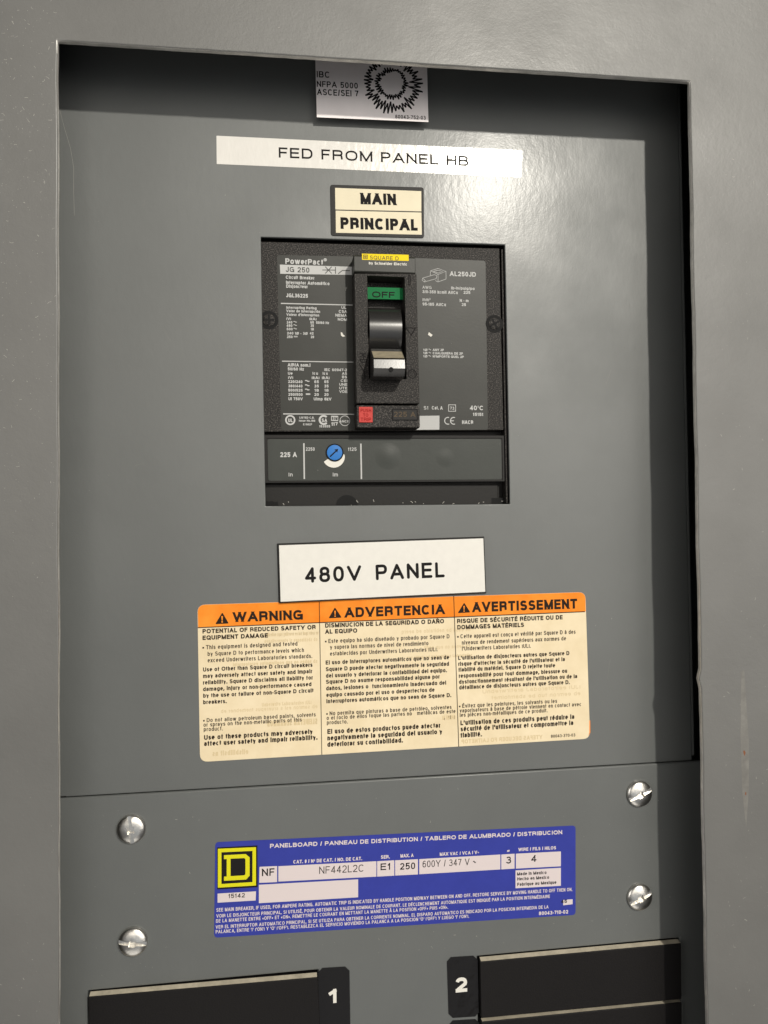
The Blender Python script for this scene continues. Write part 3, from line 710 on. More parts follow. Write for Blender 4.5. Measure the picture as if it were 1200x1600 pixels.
ACC = {'\u0301': [[(.4, .86), (.68, 1.0)]], '\u0300': [[(.32, 1.0), (.6, .86)]], '\u0302': [[(.2, .86), (.5, 1.0), (.8, .86)]], '\u0303': [A(.3, .9, .2, .06, 180, 0, 4, 2) + A(.7, .9, .2, .06, 180, 360, 4, 2)[1:]], '\u0327': [[(.5, 0), (.55, -.12), (.3, -.24)]]}
SB = .095                                  # side bearing
def letters(mb, z, rows, mirror=False, rnd=False):
    for txt, x0, y0, length, cap, wt, ang in rows:
        seq = []
        for ch in unicodedata.normalize('NFD', txt.replace('º', '\ue000').replace('²', '\ue001').replace('°', '\ue002')):
            ch = {'\ue000': 'º', '\ue001': '²', '\ue002': '°'}.get(ch, ch)
            if ch in ACC: seq[-1][1].append(ch)
            else: seq.append((ch, []))
        hw = wt * cap
        wid = [.3 if c_ == ' ' else max(G[c_][0], 2 * wt) for c_, _ in seq]
        sb = SB if wt < .1 or rnd else .068
        nat = sum(wid) + 2 * sb * (len(seq) - 1)
        sx = length / (nat * cap)
        ca, sa = math.cos(ang), math.sin(ang)
        pen = 0
        for (c_, accs), w in zip(seq, wid):
            W = w * cap * sx
            if c_ != ' ':
                h_ = min(hw, W * .5) if G[c_][0] else hw
                def pt(p):
                    gx = pen + (h_ + p[0] * (W - 2 * h_) if G[c_][0] else W / 2 + (p[0] - .5) * cap * .3)
                    gy = hw + p[1] * (cap - 2 * hw)
                    if mirror: gx = length - gx
                    return (x0 + gx * ca - gy * sa, y0 + gx * sa + gy * ca)
                strokes = list(G[c_][1])
                up = c_.isupper()
                for a_ in accs:
                    for st in ACC[a_]: strokes.append([(p[0] if G[c_][0] else (p[0] - .5) * .9 + .5, p[1] + (.26 if up and a_ != '\u0327' else 0)) for p in st])
                if accs and c_ == 'i': strokes = [s_ for s_ in strokes if s_ != '.1']
                for st in strokes:
                    mb.zi = (mb.zi + 1) % 9
                    zz = z + mb.zi * .002
                    if isinstance(st, str):
                        cy = {'.0': 0, '.1': 1.0, '.2': .66, '.7': .38}[st]; q = pt((.5, cy)); k = hw * (2.3 if c_ == '•' else 1.1)
                        mb.sheet([(q[0] + k * (a * ca - b * sa), q[1] + k * (a * sa + b * ca)) for a, b in ((-1, -1), (1, -1), (1, 1), (-1, 1))], zz)
                        continue
                    closed = st[0] == 'o'
                    if closed: st = st[1:]
                    if len(st) == 2 and not rnd and abs(st[0][0] - st[1][0]) > .05 and abs(st[0][1] - st[1][1]) > .3 and G[c_][0]:
                        p, q = pt(st[0]), pt(st[1])           # diagonal with level ends
                        (a, b) = (p, q) if st[0][1] < st[1][1] else (q, p)
                        d = Vector((b[0] - a[0], b[1] - a[1])); sl = abs(-d.x * sa + d.y * ca) / d.length
                        k = h_ / max(.35, sl)
                        ex = d / max(.35, sl) / d.length * hw
                        a = (a[0] - ex.x, a[1] - ex.y); b = (b[0] + ex.x, b[1] + ex.y)
                        mb.sheet([(a[0] - k * ca, a[1] - k * sa), (a[0] + k * ca, a[1] + k * sa), (b[0] + k * ca, b[1] + k * sa), (b[0] - k * ca, b[1] - k * sa)], zz)
                        continue
                    pts = [pt(p) for p in st]
                    if not closed and not rnd:                 # square off the ends of straight runs at the outline
                        for e0, e1, i0 in ((0, 1, 0), (-1, -2, -1)):
                            d = Vector(pts[e0]) - Vector(pts[e1])
                            if d.length > 1e-6 and (len(st) == 2 or abs(st[e0][0] - st[e1][0]) < .02 or abs(st[e0][1] - st[e1][1]) < .02) and (Vector(st[e0]) - Vector(st[e1])).length > .18:
                                d = d.normalized() * hw; pts[i0] = (pts[i0][0] + d.x, pts[i0][1] + d.y)
                    mb.ribbon(pts, h_, zz, closed)
                    if rnd and not closed:
                        for q in (pts[0], pts[-1]): mb.sheet(circle(q[0], q[1], h_, 12), zz + .001)
            pen += W + 2 * sb * cap * sx
    return mb
def words(name, key, z, material, parent, **kw):
    return letters(MB(), z, T[key] if isinstance(key, str) else key, **kw).build(name, material, parent, solid=False)
def ink(name, polys, z, material, parent):
    b = MB()
    for k, p in enumerate(polys): b.sheet(p, z + k * .001)
    return b.build(name, material, parent, solid=False)
rng = random.Random(7)

# ------------------------------------------------------------------ enclosure, trim and covers
def side(a, b, n): return [(a[0] + (b[0] - a[0]) * k / n, a[1] + (b[1] - a[1]) * k / n) for k in range(n)]
tl, tr = P['trim'][0], P['trim'][1]
br = (P['trim'][2][0], -400); bl_ = (P['trim'][3][0], -400)
tl, bl_ = (tl[0] - .05, tl[1]), (bl_[0], bl_[1])
inner, outer = [], []
oc = [(-190, 170), (300, 170), (300, -470), (-190, -470)]
for i, (a, b, n) in enumerate(((tl, tr, 60), (tr, br, 110), (br, bl_, 30), (bl_, tl, 90))):
    inner += side(a, b, n); outer += side(oc[i], oc[(i + 1) % 4], n)
ch = P['chip'][0]
def wob(p):
    on_side = abs(p[0] - tl[0]) < 3 or abs(p[0] - tr[0]) < 3
    dx = (rng.random() - .5) * .16 + .12 * math.sin(p[1] * .11) if on_side else 0
    if abs(p[0] - tr[0]) < 3 and abs(p[1] - ch[1]) < 2.6: dx -= 1.0
    return (p[0] + dx, p[1] + (0 if on_side else (rng.random() - .5) * .14))
inner = [wob(p) for p in inner]
inner.reverse(); outer.reverse()
trim = MB().frame(outer, inner, 25.4, 28).build('trim_plate', 'trim_paint', bevel=.6, smooth=35)
trim.data.materials.append(M['pale_edge'])
nw = len(inner)
for p_ in trim.data.polygons:                            # the cut edge of the opening is pale metal
    xs = [v_ for v_ in p_.vertices]
    if abs(p_.normal.y) < .3 and all(-.09 < trim.data.vertices[v_].co.x + trim.location.x < .2 and -.41 < trim.data.vertices[v_].co.z + trim.location.z < .08 for v_ in xs): p_.material_index = 1
tag(trim, 'grey painted steel front trim with a tall opening around the breaker compartment', 'panel trim')
sc = P['scr']; MB().sheet(sc, 28.02).build('scratch', 'scratch', trim, solid=False)
for q, r_ in zip(P['rust'], (.9, .6)):
    MB().sheet([(q[0] + r_ * rng.uniform(.3, .7) * math.cos(a), q[1] + r_ * rng.uniform(.8, 1.6) * math.sin(a)) for a in [k * .7 for k in range(9)]], 28.04).build('rust_spot', 'rust', trim, solid=False)

box = MB()
box.frame(ccw([(-150, 130), (262, 130), (262, -440), (-150, -440)]), ccw([(-148, 128), (260, 128), (260, -438), (-148, -438)]), -90, 25.0)
box.prism([(-148, 128), (260, 128), (260, -438), (-148, -438)], -90, -88)
box = box.build('enclosure_box', 'paint'); tag(box, 'dark steel enclosure box behind the grey covers', 'enclosure'); box['kind'] = 'structure'

bx = (P['bend'][0][0] + P['bend'][1][0]) / 2
ys = P['seam'][1][1]
cut = ccw(P['cutout'])                                  # BL, BR, TR, TL or similar; re-ordered below
cut = sorted(cut, key=lambda p: (p[1] > -50, p[0] if p[1] < -50 else -p[0]))   # BL BR TR TL
pl_out = [(-140, ys + .12), (bx - .6, ys + .12), (bx - .6, 122), (-140, 122)]
n4 = 8
po, pi = [], []
cr = rounded(cut, .6, 4)
# the plate as four convex pieces round the hole, welded into one sheet with depth
cover = MB()
o4 = pl_out; i4 = cut
po, pi = [], []
for k in range(4):
    po += side(o4[k], o4[(k + 1) % 4], n4); pi += side(i4[k], i4[(k + 1) % 4], n4)
cover.frame(po, pi, -1.6, 0)
cover.prism([(bx - .6, ys + 2.2), (bx + .9, ys + 2.2), (bx + .9, 122), (bx - .6, 122)], -22, -.25)
cover = cover.build('upper_cover', 'paint', bevel=.35, smooth=35)
tag(cover, 'grey painted upper cover plate with the square breaker cutout', 'cover plate')
# lower cover: sheet with openings for the filler plates
f1, f2 = P['fill1'], P['fill2']
yt1 = max(f1[0][1], f1[1][1]) + .9; yt2 = max(f2[0][1], f2[1][1]) + .9
xl1, xr1, xl2, xr2 = f1[0][0] - .5, f1[1][0] + .4, f2[0][0] - .5, f2[1][0] + .5
comb = [(-140, ys - .05), (-140, -440), (xl1, -440), (xl1, yt1), (xr1, yt1), (xr1, -440), (xl2, -440), (xl2, yt2), (xr2, yt2), (xr2, -440), (222, -440), (222, ys - .05)]
lowc = MB().prism(comb, -.8, .8).build('lower_cover', 'paint', bevel=.7, smooth=60)
tag(lowc, 'grey painted lower cover plate below the seam, carrying the blue nameplate', 'cover plate')
MB().prism([(-83.5, ys - .1), (-79.2, ys - .1), (-79.2, ys + .55), (-83.5, ys + .55)], -.5, .12).build('corner_notch', 'dark', cover)

# ------------------------------------------------------------------ cover screws
def boolean(o, cutters):
    for k in cutters:
        md = o.modifiers.new('cut', 'BOOLEAN'); md.operation = 'DIFFERENCE'; md.object = k; md.solver = 'EXACT'
    bpy.context.view_layer.update()
    me = bpy.data.meshes.new_from_object(o.evaluated_get(bpy.context.evaluated_depsgraph_get()))
    o.modifiers.clear(); o.data = me
    for k in cutters: bpy.data.objects.remove(k)
sr = (Vector(P['screwr'][0]) - Vector(P['screwr'][1])).length
prof = [(sr * .93, 0), (sr, .25), (sr, .8)] + [(sr * math.cos(math.radians(t_)) ** .8, .8 + 1.75 * math.sin(math.radians(t_))) for t_ in (8, 18, 28, 38, 50, 62, 74, 84)]
scr = MB().lathe(0, 0, prof, 56).build('cover_screw', 'zinc', origin=(0, 0, 0), smooth=45)
slot = MB().prism([(-8, -.8), (8, -.8), (8, .8), (-8, .8)], 1.35, 5).build('c1', 'zinc', origin=(0, 0, 0))
sq = MB().prism([(-1.35, -1.35), (1.35, -1.35), (1.35, 1.35), (-1.35, 1.35)], .5, 5).build('c2', 'zinc', origin=(0, 0, 0))
boolean(scr, [slot, sq])
scr.data.set_sharp_from_angle(angle=math.radians(38))
labs = ['zinc cover screw with an upright slot, upper left of the blue nameplate',
        'zinc cover screw with a slanting slot, upper right of the blue nameplate',
        'zinc cover screw with a nearly level slot, lower left of the blue nameplate',
        'zinc cover screw lower right of the blue nameplate, above the number 2 filler plate']
for i, rz in enumerate((97, 22, -8, 24)):
    o = scr if i == 0 else scr.copy()
    if i: COL.objects.link(o)
    q = P['screw%d' % i][0]; o.location = V(q[0], q[1], .78); o.rotation_euler = (0, -math.radians(rz), 0)
    tag(o, labs[i], 'screw', 'screws fixing the lower cover')

# ------------------------------------------------------------------ stickers and plates on the covers
def plate(name, poly, z0, t, material, r, label, cat, bevel=None):
    o = MB().prism(rounded(poly, r) if r else poly, z0, z0 + t).build(name, material, bevel=bevel)
    return tag(o, label, cat)
w = plate('warning_label', P['warning'], 0, .12, 'cream', 3.2, 'cream and orange warning label in three languages, partly under the white engraved plate', 'warning label')
hd = ccw(P['warning_head']); hd = sorted(hd, key=lambda p: (p[1] > -157.5 and 0 or 1))
wt_, wh = P['warning'], P['warning_head']
def corner(a, b, c_, r, n=6):
    a, b, c_ = Vector(a), Vector(b), Vector(c_); s, e = b + (a - b).normalized() * r, b + (c_ - b).normalized() * r
    return [tuple((1 - k / n) ** 2 * s + 2 * k / n * (1 - k / n) * b + (k / n) ** 2 * e) for k in range(n + 1)]
hp = corner(wh[3], wh[0], wh[1], 3.2) + corner(wh[0], wh[1], wh[2], 3.2) + [wh[2], wh[3]]
hp = inset(hp, .06)
ink('orange_band', [hp], .14, 'orange', w)
ink('divider', [P['warning_div'], P['warning_div2'], P['warning_line']], .17, 'brown_black', w)
for k in ('warning_tri', 'warning_tri2', 'warning_tri3'):
    tri = ink('alert_symbol', [rounded(P[k], .5, 3)], .17, 'brown_black', w)
    t3 = P[k]; cx = sum(p[0] for p in t3) / 3; y0 = min(p[1] for p in t3); h = max(p[1] for p in t3) - y0
    ink('exclamation_mark', [[(cx - h * .075, y0 + h * .68), (cx + h * .075, y0 + h * .68), (cx + h * .04, y0 + h * .3), (cx - h * .04, y0 + h * .3)], circle(cx, y0 + h * .18, h * .07, 10)], .2, 'orange', tri)
words('heading_text', 'warning_title', .17, 'brown_black', w)
words('subheading_text', 'warning_sub', .17, 'brown_black', w)
words('body_text', 'warning_body', .17, 'brown_black', w)
for a_, b_ in ((0, 7), (7, 10), (10, 14)): words('show_through_text', T['warning_ghost'][a_:b_], .135, 'ghost', w, mirror=True)
ink('worn_orange_edge', [P['warning_sliver']], .14, 'orange', w)

e = MB().prism(P['plate480'], .13, 1.7, taper=.5); e.prism(inset(P['plate480'], .62), 1.68, 1.74)
pb = MB().prism(P['plate480'], .2, 1.6, taper=.35).build('engraved_plate', 'black')
tag(pb, 'white engraved plate with black edge reading 480V PANEL, overlapping the warning label', 'sign plate')
MB().prism(inset(P['plate480'], .75), 1.5, 1.72).build('white_face', 'engraved', pb, bevel=.08)
words('engraved_text', 'plate480', 1.735, 'black_ink', pb, rnd=True)

bo = plate('nameplate_label', P['blue'], .8, .12, 'blue', 1.6, 'blue nameplate label with white boxes, yellow square emblem and small print', 'nameplate')
lg = ink('emblem', [P['logo_black']], .94, 'black_ink', bo)
fr = MB(); fr.frame(ccw(P['logo_out']), ccw(P['logo_in']), .945, .96); fr.build('emblem_border', 'yellow', lg)
d = P['logo_d']; di = P['logo_d_in']
dm = MB()
# letter D from six strips round its opening
for q in ([d[0], d[1], di[1], di[0]], [d[1], d[2], di[2], di[1]], [d[2], d[3], di[3], di[2]], [d[3], d[4], di[4], di[3]], [d[4], d[5], d[6], d[7], di[5], di[4]], [d[0], di[0], di[5], d[7], d[8], d[9]]): dm.sheet(q, .96)
dm.build('emblem_letter', 'yellow', lg, solid=False)
for i in range(1, 12): ink('white_box', [P['box%d' % i]], .94 + .0005 * i, 'lilac', bo)
words('white_text', 'blue_white', .95, 'lilac', bo)
words('black_text', 'blue_black', .97, 'black_ink', bo)

q = P['ibc']; IB = P['ibc_z']

def lean(mb, z_extra):
    out = []
    for x, y, z in mb.v:
        t_ = (y - IB[0]) / (IB[1] - IB[0]); out.append((x, y, 4 + 0 * t_ + z + z_extra))
    mb.v = out; return mb
ib = lean(MB().prism(q, -.05, .05), 0).build('seismic_sticker', 'sticker')
tag(ib, 'pale sticker with a jagged ring emblem tucked under the top of the opening', 'sticker')
lean(letters(MB(), .1, T['ibc']), 0).build('code_text', 'black_ink', ib, solid=False)
cc = P['ibc_c'][0]; u = (P['ibc_c'][1][0] - cc[0]) / 100
rg = MB()
for rin, rout, n, hw in ((60, 114, 46, .3), (36, 62, 36, .27)):
    pts = []
    for k in range(n * 2):
        a = 2 * math.pi * k / (n * 2)
        mid = (rin + rout) / 2; amp = (rout - rin) / 2 * rng.uniform(.2, 1.0)
        rr = mid + (amp if k % 2 else -amp) + 1.5 * math.sin(a * 3 + rin)
        pts.append((cc[0] + rr * u * math.cos(a), cc[1] + rr * u * math.sin(a)))
    for k in range(len(pts)): rg.ribbon((pts[k - 1], pts[k]), hw, .1 + .002 * (k % 3))
lean(rg, 0).build('jagged_ring_emblem', 'black_ink', ib, solid=False)

tp = plate('printed_tape', P['tape'], 0, .1, 'tape', .3, 'long white printed tape reading FED FROM PANEL HB, one end in the lamp glare', 'label')
words('printed_text', 'tape', .13, 'black_ink', tp)

mp = plate('main_label', P['main'], 0, .35, 'black', 1.2, 'small black edged label reading MAIN and PRINCIPAL above the breaker', 'label', bevel=.1)
for k in ('main_a', 'main_b'): MB().prism(P[k], .3, .4).build('ivory_field', 'ivory', mp)
words('main_text', 'main', .43, 'black_ink', mp)

# ------------------------------------------------------------------ the circuit breaker
cb = empty('circuit_breaker', (52, -57, -20), 'black moulded circuit breaker switched OFF, set in the cutout of the grey cover', 'circuit breaker')
FZ = -2.0
hs = MB().prism([(-6, 4), (106.0, 4), (106.0, -118), (-6, -118)], -70, -7.5).build('housing', 'black', cb)
MB().prism([(P['rail'][0][0], -1.0), (P['rail'][1][0], -1.0), (P['rail'][2][0], -112.2), (P['rail'][3][0], -112.2)], -8, -2.0).build('side_rail', 'textured', cb)
face = MB().prism(P['face'], -8, FZ).build('front_face', 'textured', cb, bevel=.35)
def panel(name, poly, z, material, parent, r=1.2): return MB().prism(rounded(poly, r), z - .05, z + .06).build(name, material, parent)
ll = panel('rating_label', P['lab_l'], FZ, 'label_dark', face)
lr = panel('terminal_label', P['lab_r'], FZ, 'label_dark', face)
LZ = FZ + .08
ink('white_bar', [P['strip']], LZ, 'white_ink', ll)
for k in ('ln1', 'ln2', 'ln3'): ink('rule_line', [P[k]], LZ, 'white_ink', ll)
ink('mark_box', [P['e3m']], LZ, 'white_ink', ll)
words('white_text', 'lab_l_white', LZ, 'white_ink', ll)
words('model_text', T['lab_l_dark'][:1], LZ + .03, 'label_dark', ll); words('mark_text', T['lab_l_dark'][1:], LZ + .03, 'label_dark', ll)
dk = MB()
for k in range(1, 6): dk.ribbon(P['sym%d' % k], .17, LZ + .03 + k * .003)
dk.build('breaker_symbol', 'label_dark', ll, solid=False)
for k, hw in (('ring_ul', .32), ('ring_ance', .12)):
    c0, c1 = P[k]; MB().ribbon(circle(c0[0], c0[1], c1[0] - c0[0], 36), hw, LZ + .004, True).build('approval_ring', 'white_ink', ll, solid=False)
rgs = MB()
c0, c1 = P['ring_csa']; rgs.ribbon(circle(c0[0], c0[1], c1[0] - c0[0], 30, 45, 315), .4, LZ + .006)
rgs.build('approval_ring', 'white_ink', ll, solid=False)
for a_, b_ in ((0, 9), (9, 18), (18, 24)): words('white_text', T['lab_r_white'][a_:b_], LZ, 'white_ink', lr)
MB().ribbon(P['box73'], .13, LZ + .002, True).build('value_box', 'white_ink', lr, solid=False)
bxs = MB()
for k in range(9): bxs.ribbon(P['lug%d' % k], .09, LZ + .002 + k * .002)
bxs.build('line_drawing', 'white_ink', lr, solid=False); bxs = MB()
ce0, ce1, _ = P['ce']
rC = (ce1[0] - ce0[0]) * .95
bxs.ribbon(circle(ce0[0], ce0[1], rC, 18, 70, 290), .2, LZ + .002); bxs.ribbon(circle(ce0[0] + rC * 1.75, ce0[1], rC, 18, 70, 290), .2, LZ + .002)
bxs.ribbon([(ce0[0] + rC * .85, ce0[1]), (ce0[0] + rC * 1.75, ce0[1])], .18, LZ + .006)
bxs.build('approval_mark', 'white_ink', lr, solid=False)
ink('blank_patch', [P['whitepatch']], LZ, 'white_ink', lr)
for k, par in (('chip_l', ll), ('chip_r', lr)): ink('pale_chip', [P[k]], LZ + .05, 'cream_ink', par)  # small pale patch on each label
# case screws
bsr = (P['bsr'][1][0] - P['bsr'][0][0])
for k in ('bs1', 'bs2'):
    x, y = P[k][0]
    s_ = MB().lathe(x, y, [(bsr * 1.3, FZ + .02), (bsr * 1.3, FZ + .12), (bsr * .86, FZ + .14), (bsr * .86, FZ + .05)], 30).build('case_screw', 'dark', face, smooth=35)
    MB().lathe(x, y, [(bsr * .84, FZ), (bsr * .84, FZ + .35), (bsr * .6, FZ + .55), (bsr * .1, FZ + .6)], 30).build('screw_head', 'textured', s_, smooth=35)
    cr_ = MB()
    for a in (.5, .5 + math.pi / 2) if k == 'bs2' else (0, math.pi / 2):
        dx, dy = bsr * .75 * math.cos(a), bsr * .75 * math.sin(a); cr_.ribbon([(x - dx, y - dy), (x + dx, y + dy)], .4, FZ + .62 + a * .002)
    cr_.build('cross_slot', 'dark', s_, solid=False)

# escutcheon round the handle
EZ = 7
op, es = ccw(P['esc_open']), ccw(P['esc'])
def order(p): return sorted(p, key=lambda q: math.atan2(q[1] - sum(a[1] for a in p) / 4, q[0] - sum(a[0] for a in p) / 4))
es4, op4 = order(es), order(op)
esc = MB().frame(es4, op4, FZ - .5, EZ).build('handle_surround', 'textured', cb, bevel=.3)
tp_ = P['esc_top']
x0, x1 = tp_[0][0], tp_[1][0]; ya, yb = tp_[0][1], tp_[3][1]
et = MB().sweep_x(x0, x1, [(ya, FZ - .5), (ya, EZ - .9), (ya - .8, EZ - .1), (yb + .5, EZ - .1), (yb - .1, EZ - .6), (yb - .1, FZ - .5)]).build('name_block', 'label_dark', cb, bevel=.25)
ink('yellow_tag', [P['yel']], EZ - .07, 'gold', et)
ic = order(P['yel_ic']); bi = MB(); bi.ribbon(inset(ic, .25), .13, EZ - .05, True); bi.ribbon(inset(ic, .75), .14, EZ - .05, True); bi.build('tag_emblem', 'brown_ink', et, solid=False)
words('tag_text', 'yel', EZ - .05, 'brown_ink', et)
words('maker_text', 'sch', EZ - .06, 'cream_ink', et)
lo = P['esc_low']
el = MB().prism(lo, FZ - .5, EZ - .15).build('lower_block', 'textured', cb, bevel=.3)
rb = MB().prism(P['red'], EZ - 1, EZ + .25).build('trip_button', 'red', el, bevel=.15)
words('button_text', 'red', EZ + .28, 'dark_red', rb)
wn_ = P['win']; wb = MB().prism(wn_, EZ - 1, EZ + .03).build('rating_window', 'black', el)
wf = MB(); wf.ribbon(inset(wn_, .2), .22, EZ + .06, True); wf.build('window_rim', 'dark', wb, solid=False)
words('window_text', 'win', EZ + .07, 'brown_ink', wb)
mk = MB(); mk.ribbon(P['mI'], .2, EZ + .03, True); mk.ribbon(P['mT'][:3], .22, EZ + .034, True)
q0, q1 = P['mO']; mk.ribbon(circle(q0[0], q0[1], q1[0] - q0[0], 24), .22, EZ + .03, True); mk.ribbon(circle(q0[0], q0[1], (q1[0] - q0[0]) * .55, 20), .13, EZ + .03, True)
for k in range(6): mk.ribbon(P['ms%d' % k], .22, EZ + .03 + k * .003)
mk.build('moulded_symbol', 'black_ink', esc, solid=False)
# inside the window: flag, drum, handle
gx0, gx1 = min(p[0] for p in op), max(p[0] for p in op)
gf = MB().prism(P['green'], 1.5, 2.5).build('status_flag', 'green', cb); words('flag_text', 'green', 2.53, 'black_ink', gf)
dr = []
y9 = P['drum'][0][1]
for k in range(15):
    a = math.radians(-15 + 15 * k); dr.append((y9 + 10.2 * math.cos(a), -1.2 + 10.4 * math.sin(a)))
dx0, dx1 = P['drum'][0][0] + .2, P['drum'][1][0] + .1
drum = MB().sweep_x(dx0, dx1, dr).build('handle_drum', 'handle', cb, smooth=35)
H = [P['h%d' % k][0] for k in range(8)]
hx0, hx1 = P['hx'][0][0], P['hx'][1][0]
prof_h = H[:2] + [H[2], H[3], H[4], H[5], H[6], H[7], (H[7][0] + .6, 1), (H[0][0] + 1, 1)]
hd_ = MB().sweep_x(hx0, hx1, prof_h).build('toggle_handle', 'handle', cb, bevel=.25, smooth=25)
MB().sweep_x(hx0 + .3, hx1 - .3, [(H[1][0] + .1, H[1][1] + .02), (H[2][0], H[2][1] + .12), (H[3][0] + .4, H[3][1] - .02), (H[3][0] + .5, H[3][1] - .6), (H[1][0], H[1][1] - .6)]).build('lit_top', 'tan', hd_)  # top of the handle, its lamp light put into the tan colour
q = P['hh'][0]; q_z = 19.0; MB().lathe(q[0], q[1], [(.95, 17), (.95, q_z), (.6, q_z + .02), (.5, q_z - .1)], 20).build('handle_hole', 'dark', hd_)

# trip setting strip
SZ = -1.6
ts = MB().prism(P['trip'], -8, SZ - .35).build('trip_unit', 'black', cb, bevel=.3)
fr = MB(); a4 = order(P['trip']); b4 = order([(p[0], p[1]) for p in inset(P['trip_lab'], -.35)]); fr.frame(a4, b4, SZ - .5, SZ).build('trip_frame', 'black', ts, bevel=.12)
tlb = panel('trip_label', P['trip_lab'], SZ - .25, 'strip_grey', ts, 1.0)
tz = SZ - .16
for k in ('tl1', 'tl2'): ink('rule_line', [P[k]], tz, 'white_ink', tlb) 
for r_ in T['trip']: words('setting_text', [r_], tz, 'white_ink', tlb)
c0, c1 = P['dial']; rr = c1[0] - c0[0]
k0, k1 = P['cres']; r2 = k1[0] - k0[0]
ca_ = [(k0[0] + r2 * math.cos(math.radians(a)), k0[1] + r2 * math.sin(math.radians(a))) for a in range(208, 378, 10)]
cb_ = [(c0[0] + rr * 1.0 * math.cos(math.radians(a)), c0[1] + rr * 1.0 * math.sin(math.radians(a))) for a in range(355, 215, -10)]
ink('dial_scale', [ca_ + cb_], tz + .01, 'cream_ink', tlb)
wl_ = MB().lathe(c0[0], c0[1], [(rr * 1.12, tz - .02), (rr * 1.12, tz + .3), (rr * .98, tz + .32), (rr * .98, tz + .05)], 40).build('dial_well', 'dark', ts, smooth=35)  # dark ring stands in for the shadow round the dial
dl = MB().lathe(c0[0], c0[1], [(rr * .95, tz), (rr * .95, tz + .55), (rr * .88, tz + .62)], 40).build('setting_dial', 'dial', ts, smooth=35)
ar = MB(); ar.ribbon(P['arrow'], .28, tz + .66); ar.sheet(P['arrowh'], tz + .664); ar.build('dial_arrow', 'black_ink', dl, solid=False)
for q, h, w_ in (((52.3, -91.9), .34, 6.5), ((77.3, -92.6), .15, 5)):
    MB().lathe(q[0], q[1], [(w_ * (1 - k / 12), tz - .04 + h * (k / 12) ** 2 * (3 - 2 * k / 12)) for k in range(12)], 40).build('film_bulge', 'strip_grey', tlb, smooth=True)
# lower terminal cover with a half hidden hole
lw = P['lower']
lc = MB().prism(lw, -9, -5).build('terminal_cover', 'black', cb, bevel=.3)
q0, q1 = P['lowhole']; MB().sheet(circle(q0[0], q0[1], q1[0] - q0[0], 30), -4.96).build('cover_hole', 'dark', lc, solid=False)
for k in ('ln_a', 'ln_b'): ink('cover_notch', [P[k]], -4.95, 'dark', lc)

# ------------------------------------------------------------------ filler plates and circuit numbers at the bottom
def filler(p, label, gap):
    b = MB().prism(inset(p, .1), -6, 3.3).build('filler_plate', 'filler', bevel=.35)
    a, c_ = p[0], p[1]
    MB().quad((a[0] + .5, a[1] - .02, 3.1), (c_[0] - .4, c_[1] - .02, 3.1), (c_[0] - .4, c_[1] + gap, .84), (a[0] + .5, a[1] + gap, .84)).build('pale_top_edge', 'lit_edge', b, solid=False)  # added strip, coloured as the lamp glint along the black top edge
    cx, cy = (a[0] + c_[0]) / 2 + 2, a[1] - 10.5
    MB().ribbon(circle(cx, cy, .9, 20), .12, 3.32, True).build('moulded_ring', 'dark', b, solid=False)
    return tag(b, label, 'filler plate', 'black filler plates at the bottom')
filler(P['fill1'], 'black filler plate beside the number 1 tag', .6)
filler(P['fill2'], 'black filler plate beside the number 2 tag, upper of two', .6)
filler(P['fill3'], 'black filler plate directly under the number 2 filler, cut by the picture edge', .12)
def chamfer(p, c_):
    p = ccw(p); out = []
    for i in range(4):
        a, b, d_ = Vector(p[i - 1]), Vector(p[i]), Vector(p[(i + 1) % 4])
        out += [tuple(b + (a - b).normalized() * c_), tuple(b + (d_ - b).normalized() * c_)]
    return out
for k, lab in (('num1', 'glossy black number tag reading 1'), ('num2', 'glossy black number tag reading 2'), ('num3', 'blank top of a glossy black number tag below the 2')):
    o = MB().prism(chamfer(P[k], 1.8), .8, 1.0).build('number_tag', 'gloss_black')
    tag(o, lab, 'number tag', 'circuit number tags')
    if k in T: words('number_text', k, 1.03, 'cream_ink', o)

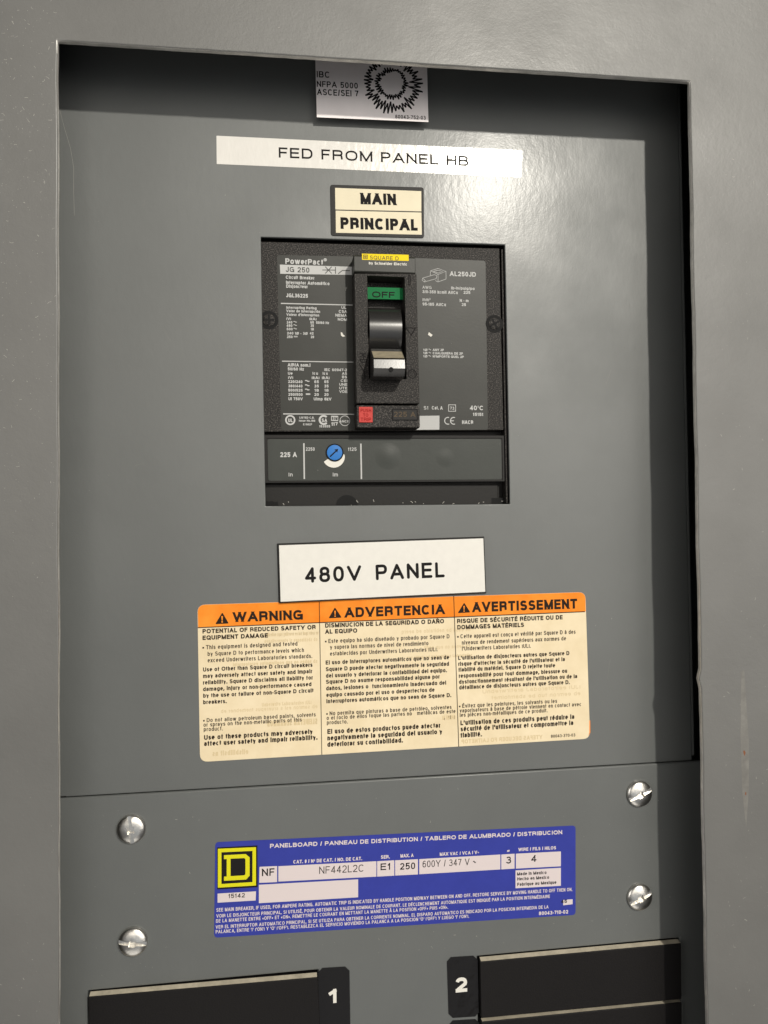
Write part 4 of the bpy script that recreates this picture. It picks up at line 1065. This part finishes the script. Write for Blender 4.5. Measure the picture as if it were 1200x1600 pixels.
# ------------------------------------------------------------------ dust and lint
du = MB()
def fleck(x, y, z, s, th):
    a = rng.uniform(0, 6.28); bend = rng.uniform(-1.2, 1.2); pts = []
    for k in range(4): pts.append((x, y)); x += s * math.cos(a) / 3; y += s * math.sin(a) / 3; a += bend / 2
    du.ribbon(pts, th, z + rng.uniform(.01, .03))
def scatter(n, x0, x1, y0, y1, z, smax, dens):
    c_ = 0
    while c_ < n:
        x, y = rng.uniform(x0, x1), rng.uniform(y0, y1)
        if rng.random() > dens(x, y): continue
        if rng.random() < .55:                            # grains
            r_ = rng.uniform(.05, .15); du.sheet([(x + r_ * rng.uniform(.5, 1.2) * math.cos(a), y + r_ * rng.uniform(.5, 1.2) * math.sin(a)) for a in (0, 1.1, 2.1, 3.2, 4.2, 5.2)], z + .02)
        else: fleck(x, y, z, smax * rng.random() ** 2.5 + .15, rng.uniform(.03, .08))
        c_ += 1
scatter(640, -104, -75.4, -170, 95, 28, 1.5, lambda x, y: (.25 + .75 * max(0, (y + 120) / 210)) * (1 if y > -100 - (x + 100) * 2.6 else .06))  # flecks thinned below a diagonal, standing in for unlit dust
scatter(420, 179, 232, -345, 40, 28, 1.3, lambda x, y: .35 + .5 * ((x - 178) / 54))
scatter(110, -104, 230, 64, 118, 28, 1.0, lambda x, y: .9 if x < -60 else .35)
scatter(170, -70, 175, -300, -232, .8, 1.0, lambda x, y: .25 + .75 * (y < -285))
scatter(50, -70, 180, -220, 40, 0, .5, lambda x, y: .5)
scatter(60, -104, -76, -345, -200, 28, .9, lambda x, y: .5)
for k in range(13): fleck(rng.uniform(2, 103), rng.uniform(-112.3, -111), -4.9, rng.uniform(.4, 1.3), .12)
sf = MB()
for x, y, l_, a_ in ((20, 34, 5, .5), (-40, -40, 6, -1.1), (-52, -96, 4, .3), (150, -60, 7, 1.2), (120, -120, 4, -.4), (-20, -190, 6, .2), (148, -190, 9, 1.4), (10, -215, 7, .05), (128, 20, 5, 1.0), (-48, 10, 4, 1.3)):
    sf.ribbon([(x + l_ * k / 4 * math.cos(a_) + rng.uniform(-.2, .2), y + l_ * k / 4 * math.sin(a_) + rng.uniform(-.2, .2)) for k in range(5)], .05, .012)
sf = sf.build('scuff_marks', 'scratch', cover, solid=False); sf['kind'] = 'stuff'
hp_ = P['hair']
du.ribbon(hp_, .04, .05)
o = du.build('dust', 'dust', solid=False, origin=(0, 0, 0)); tag(o, 'pale dust flecks and lint scattered over the grey paint', 'dust', kind='stuff')
for o in bpy.data.objects:
    if '_o' in o: del o['_o']
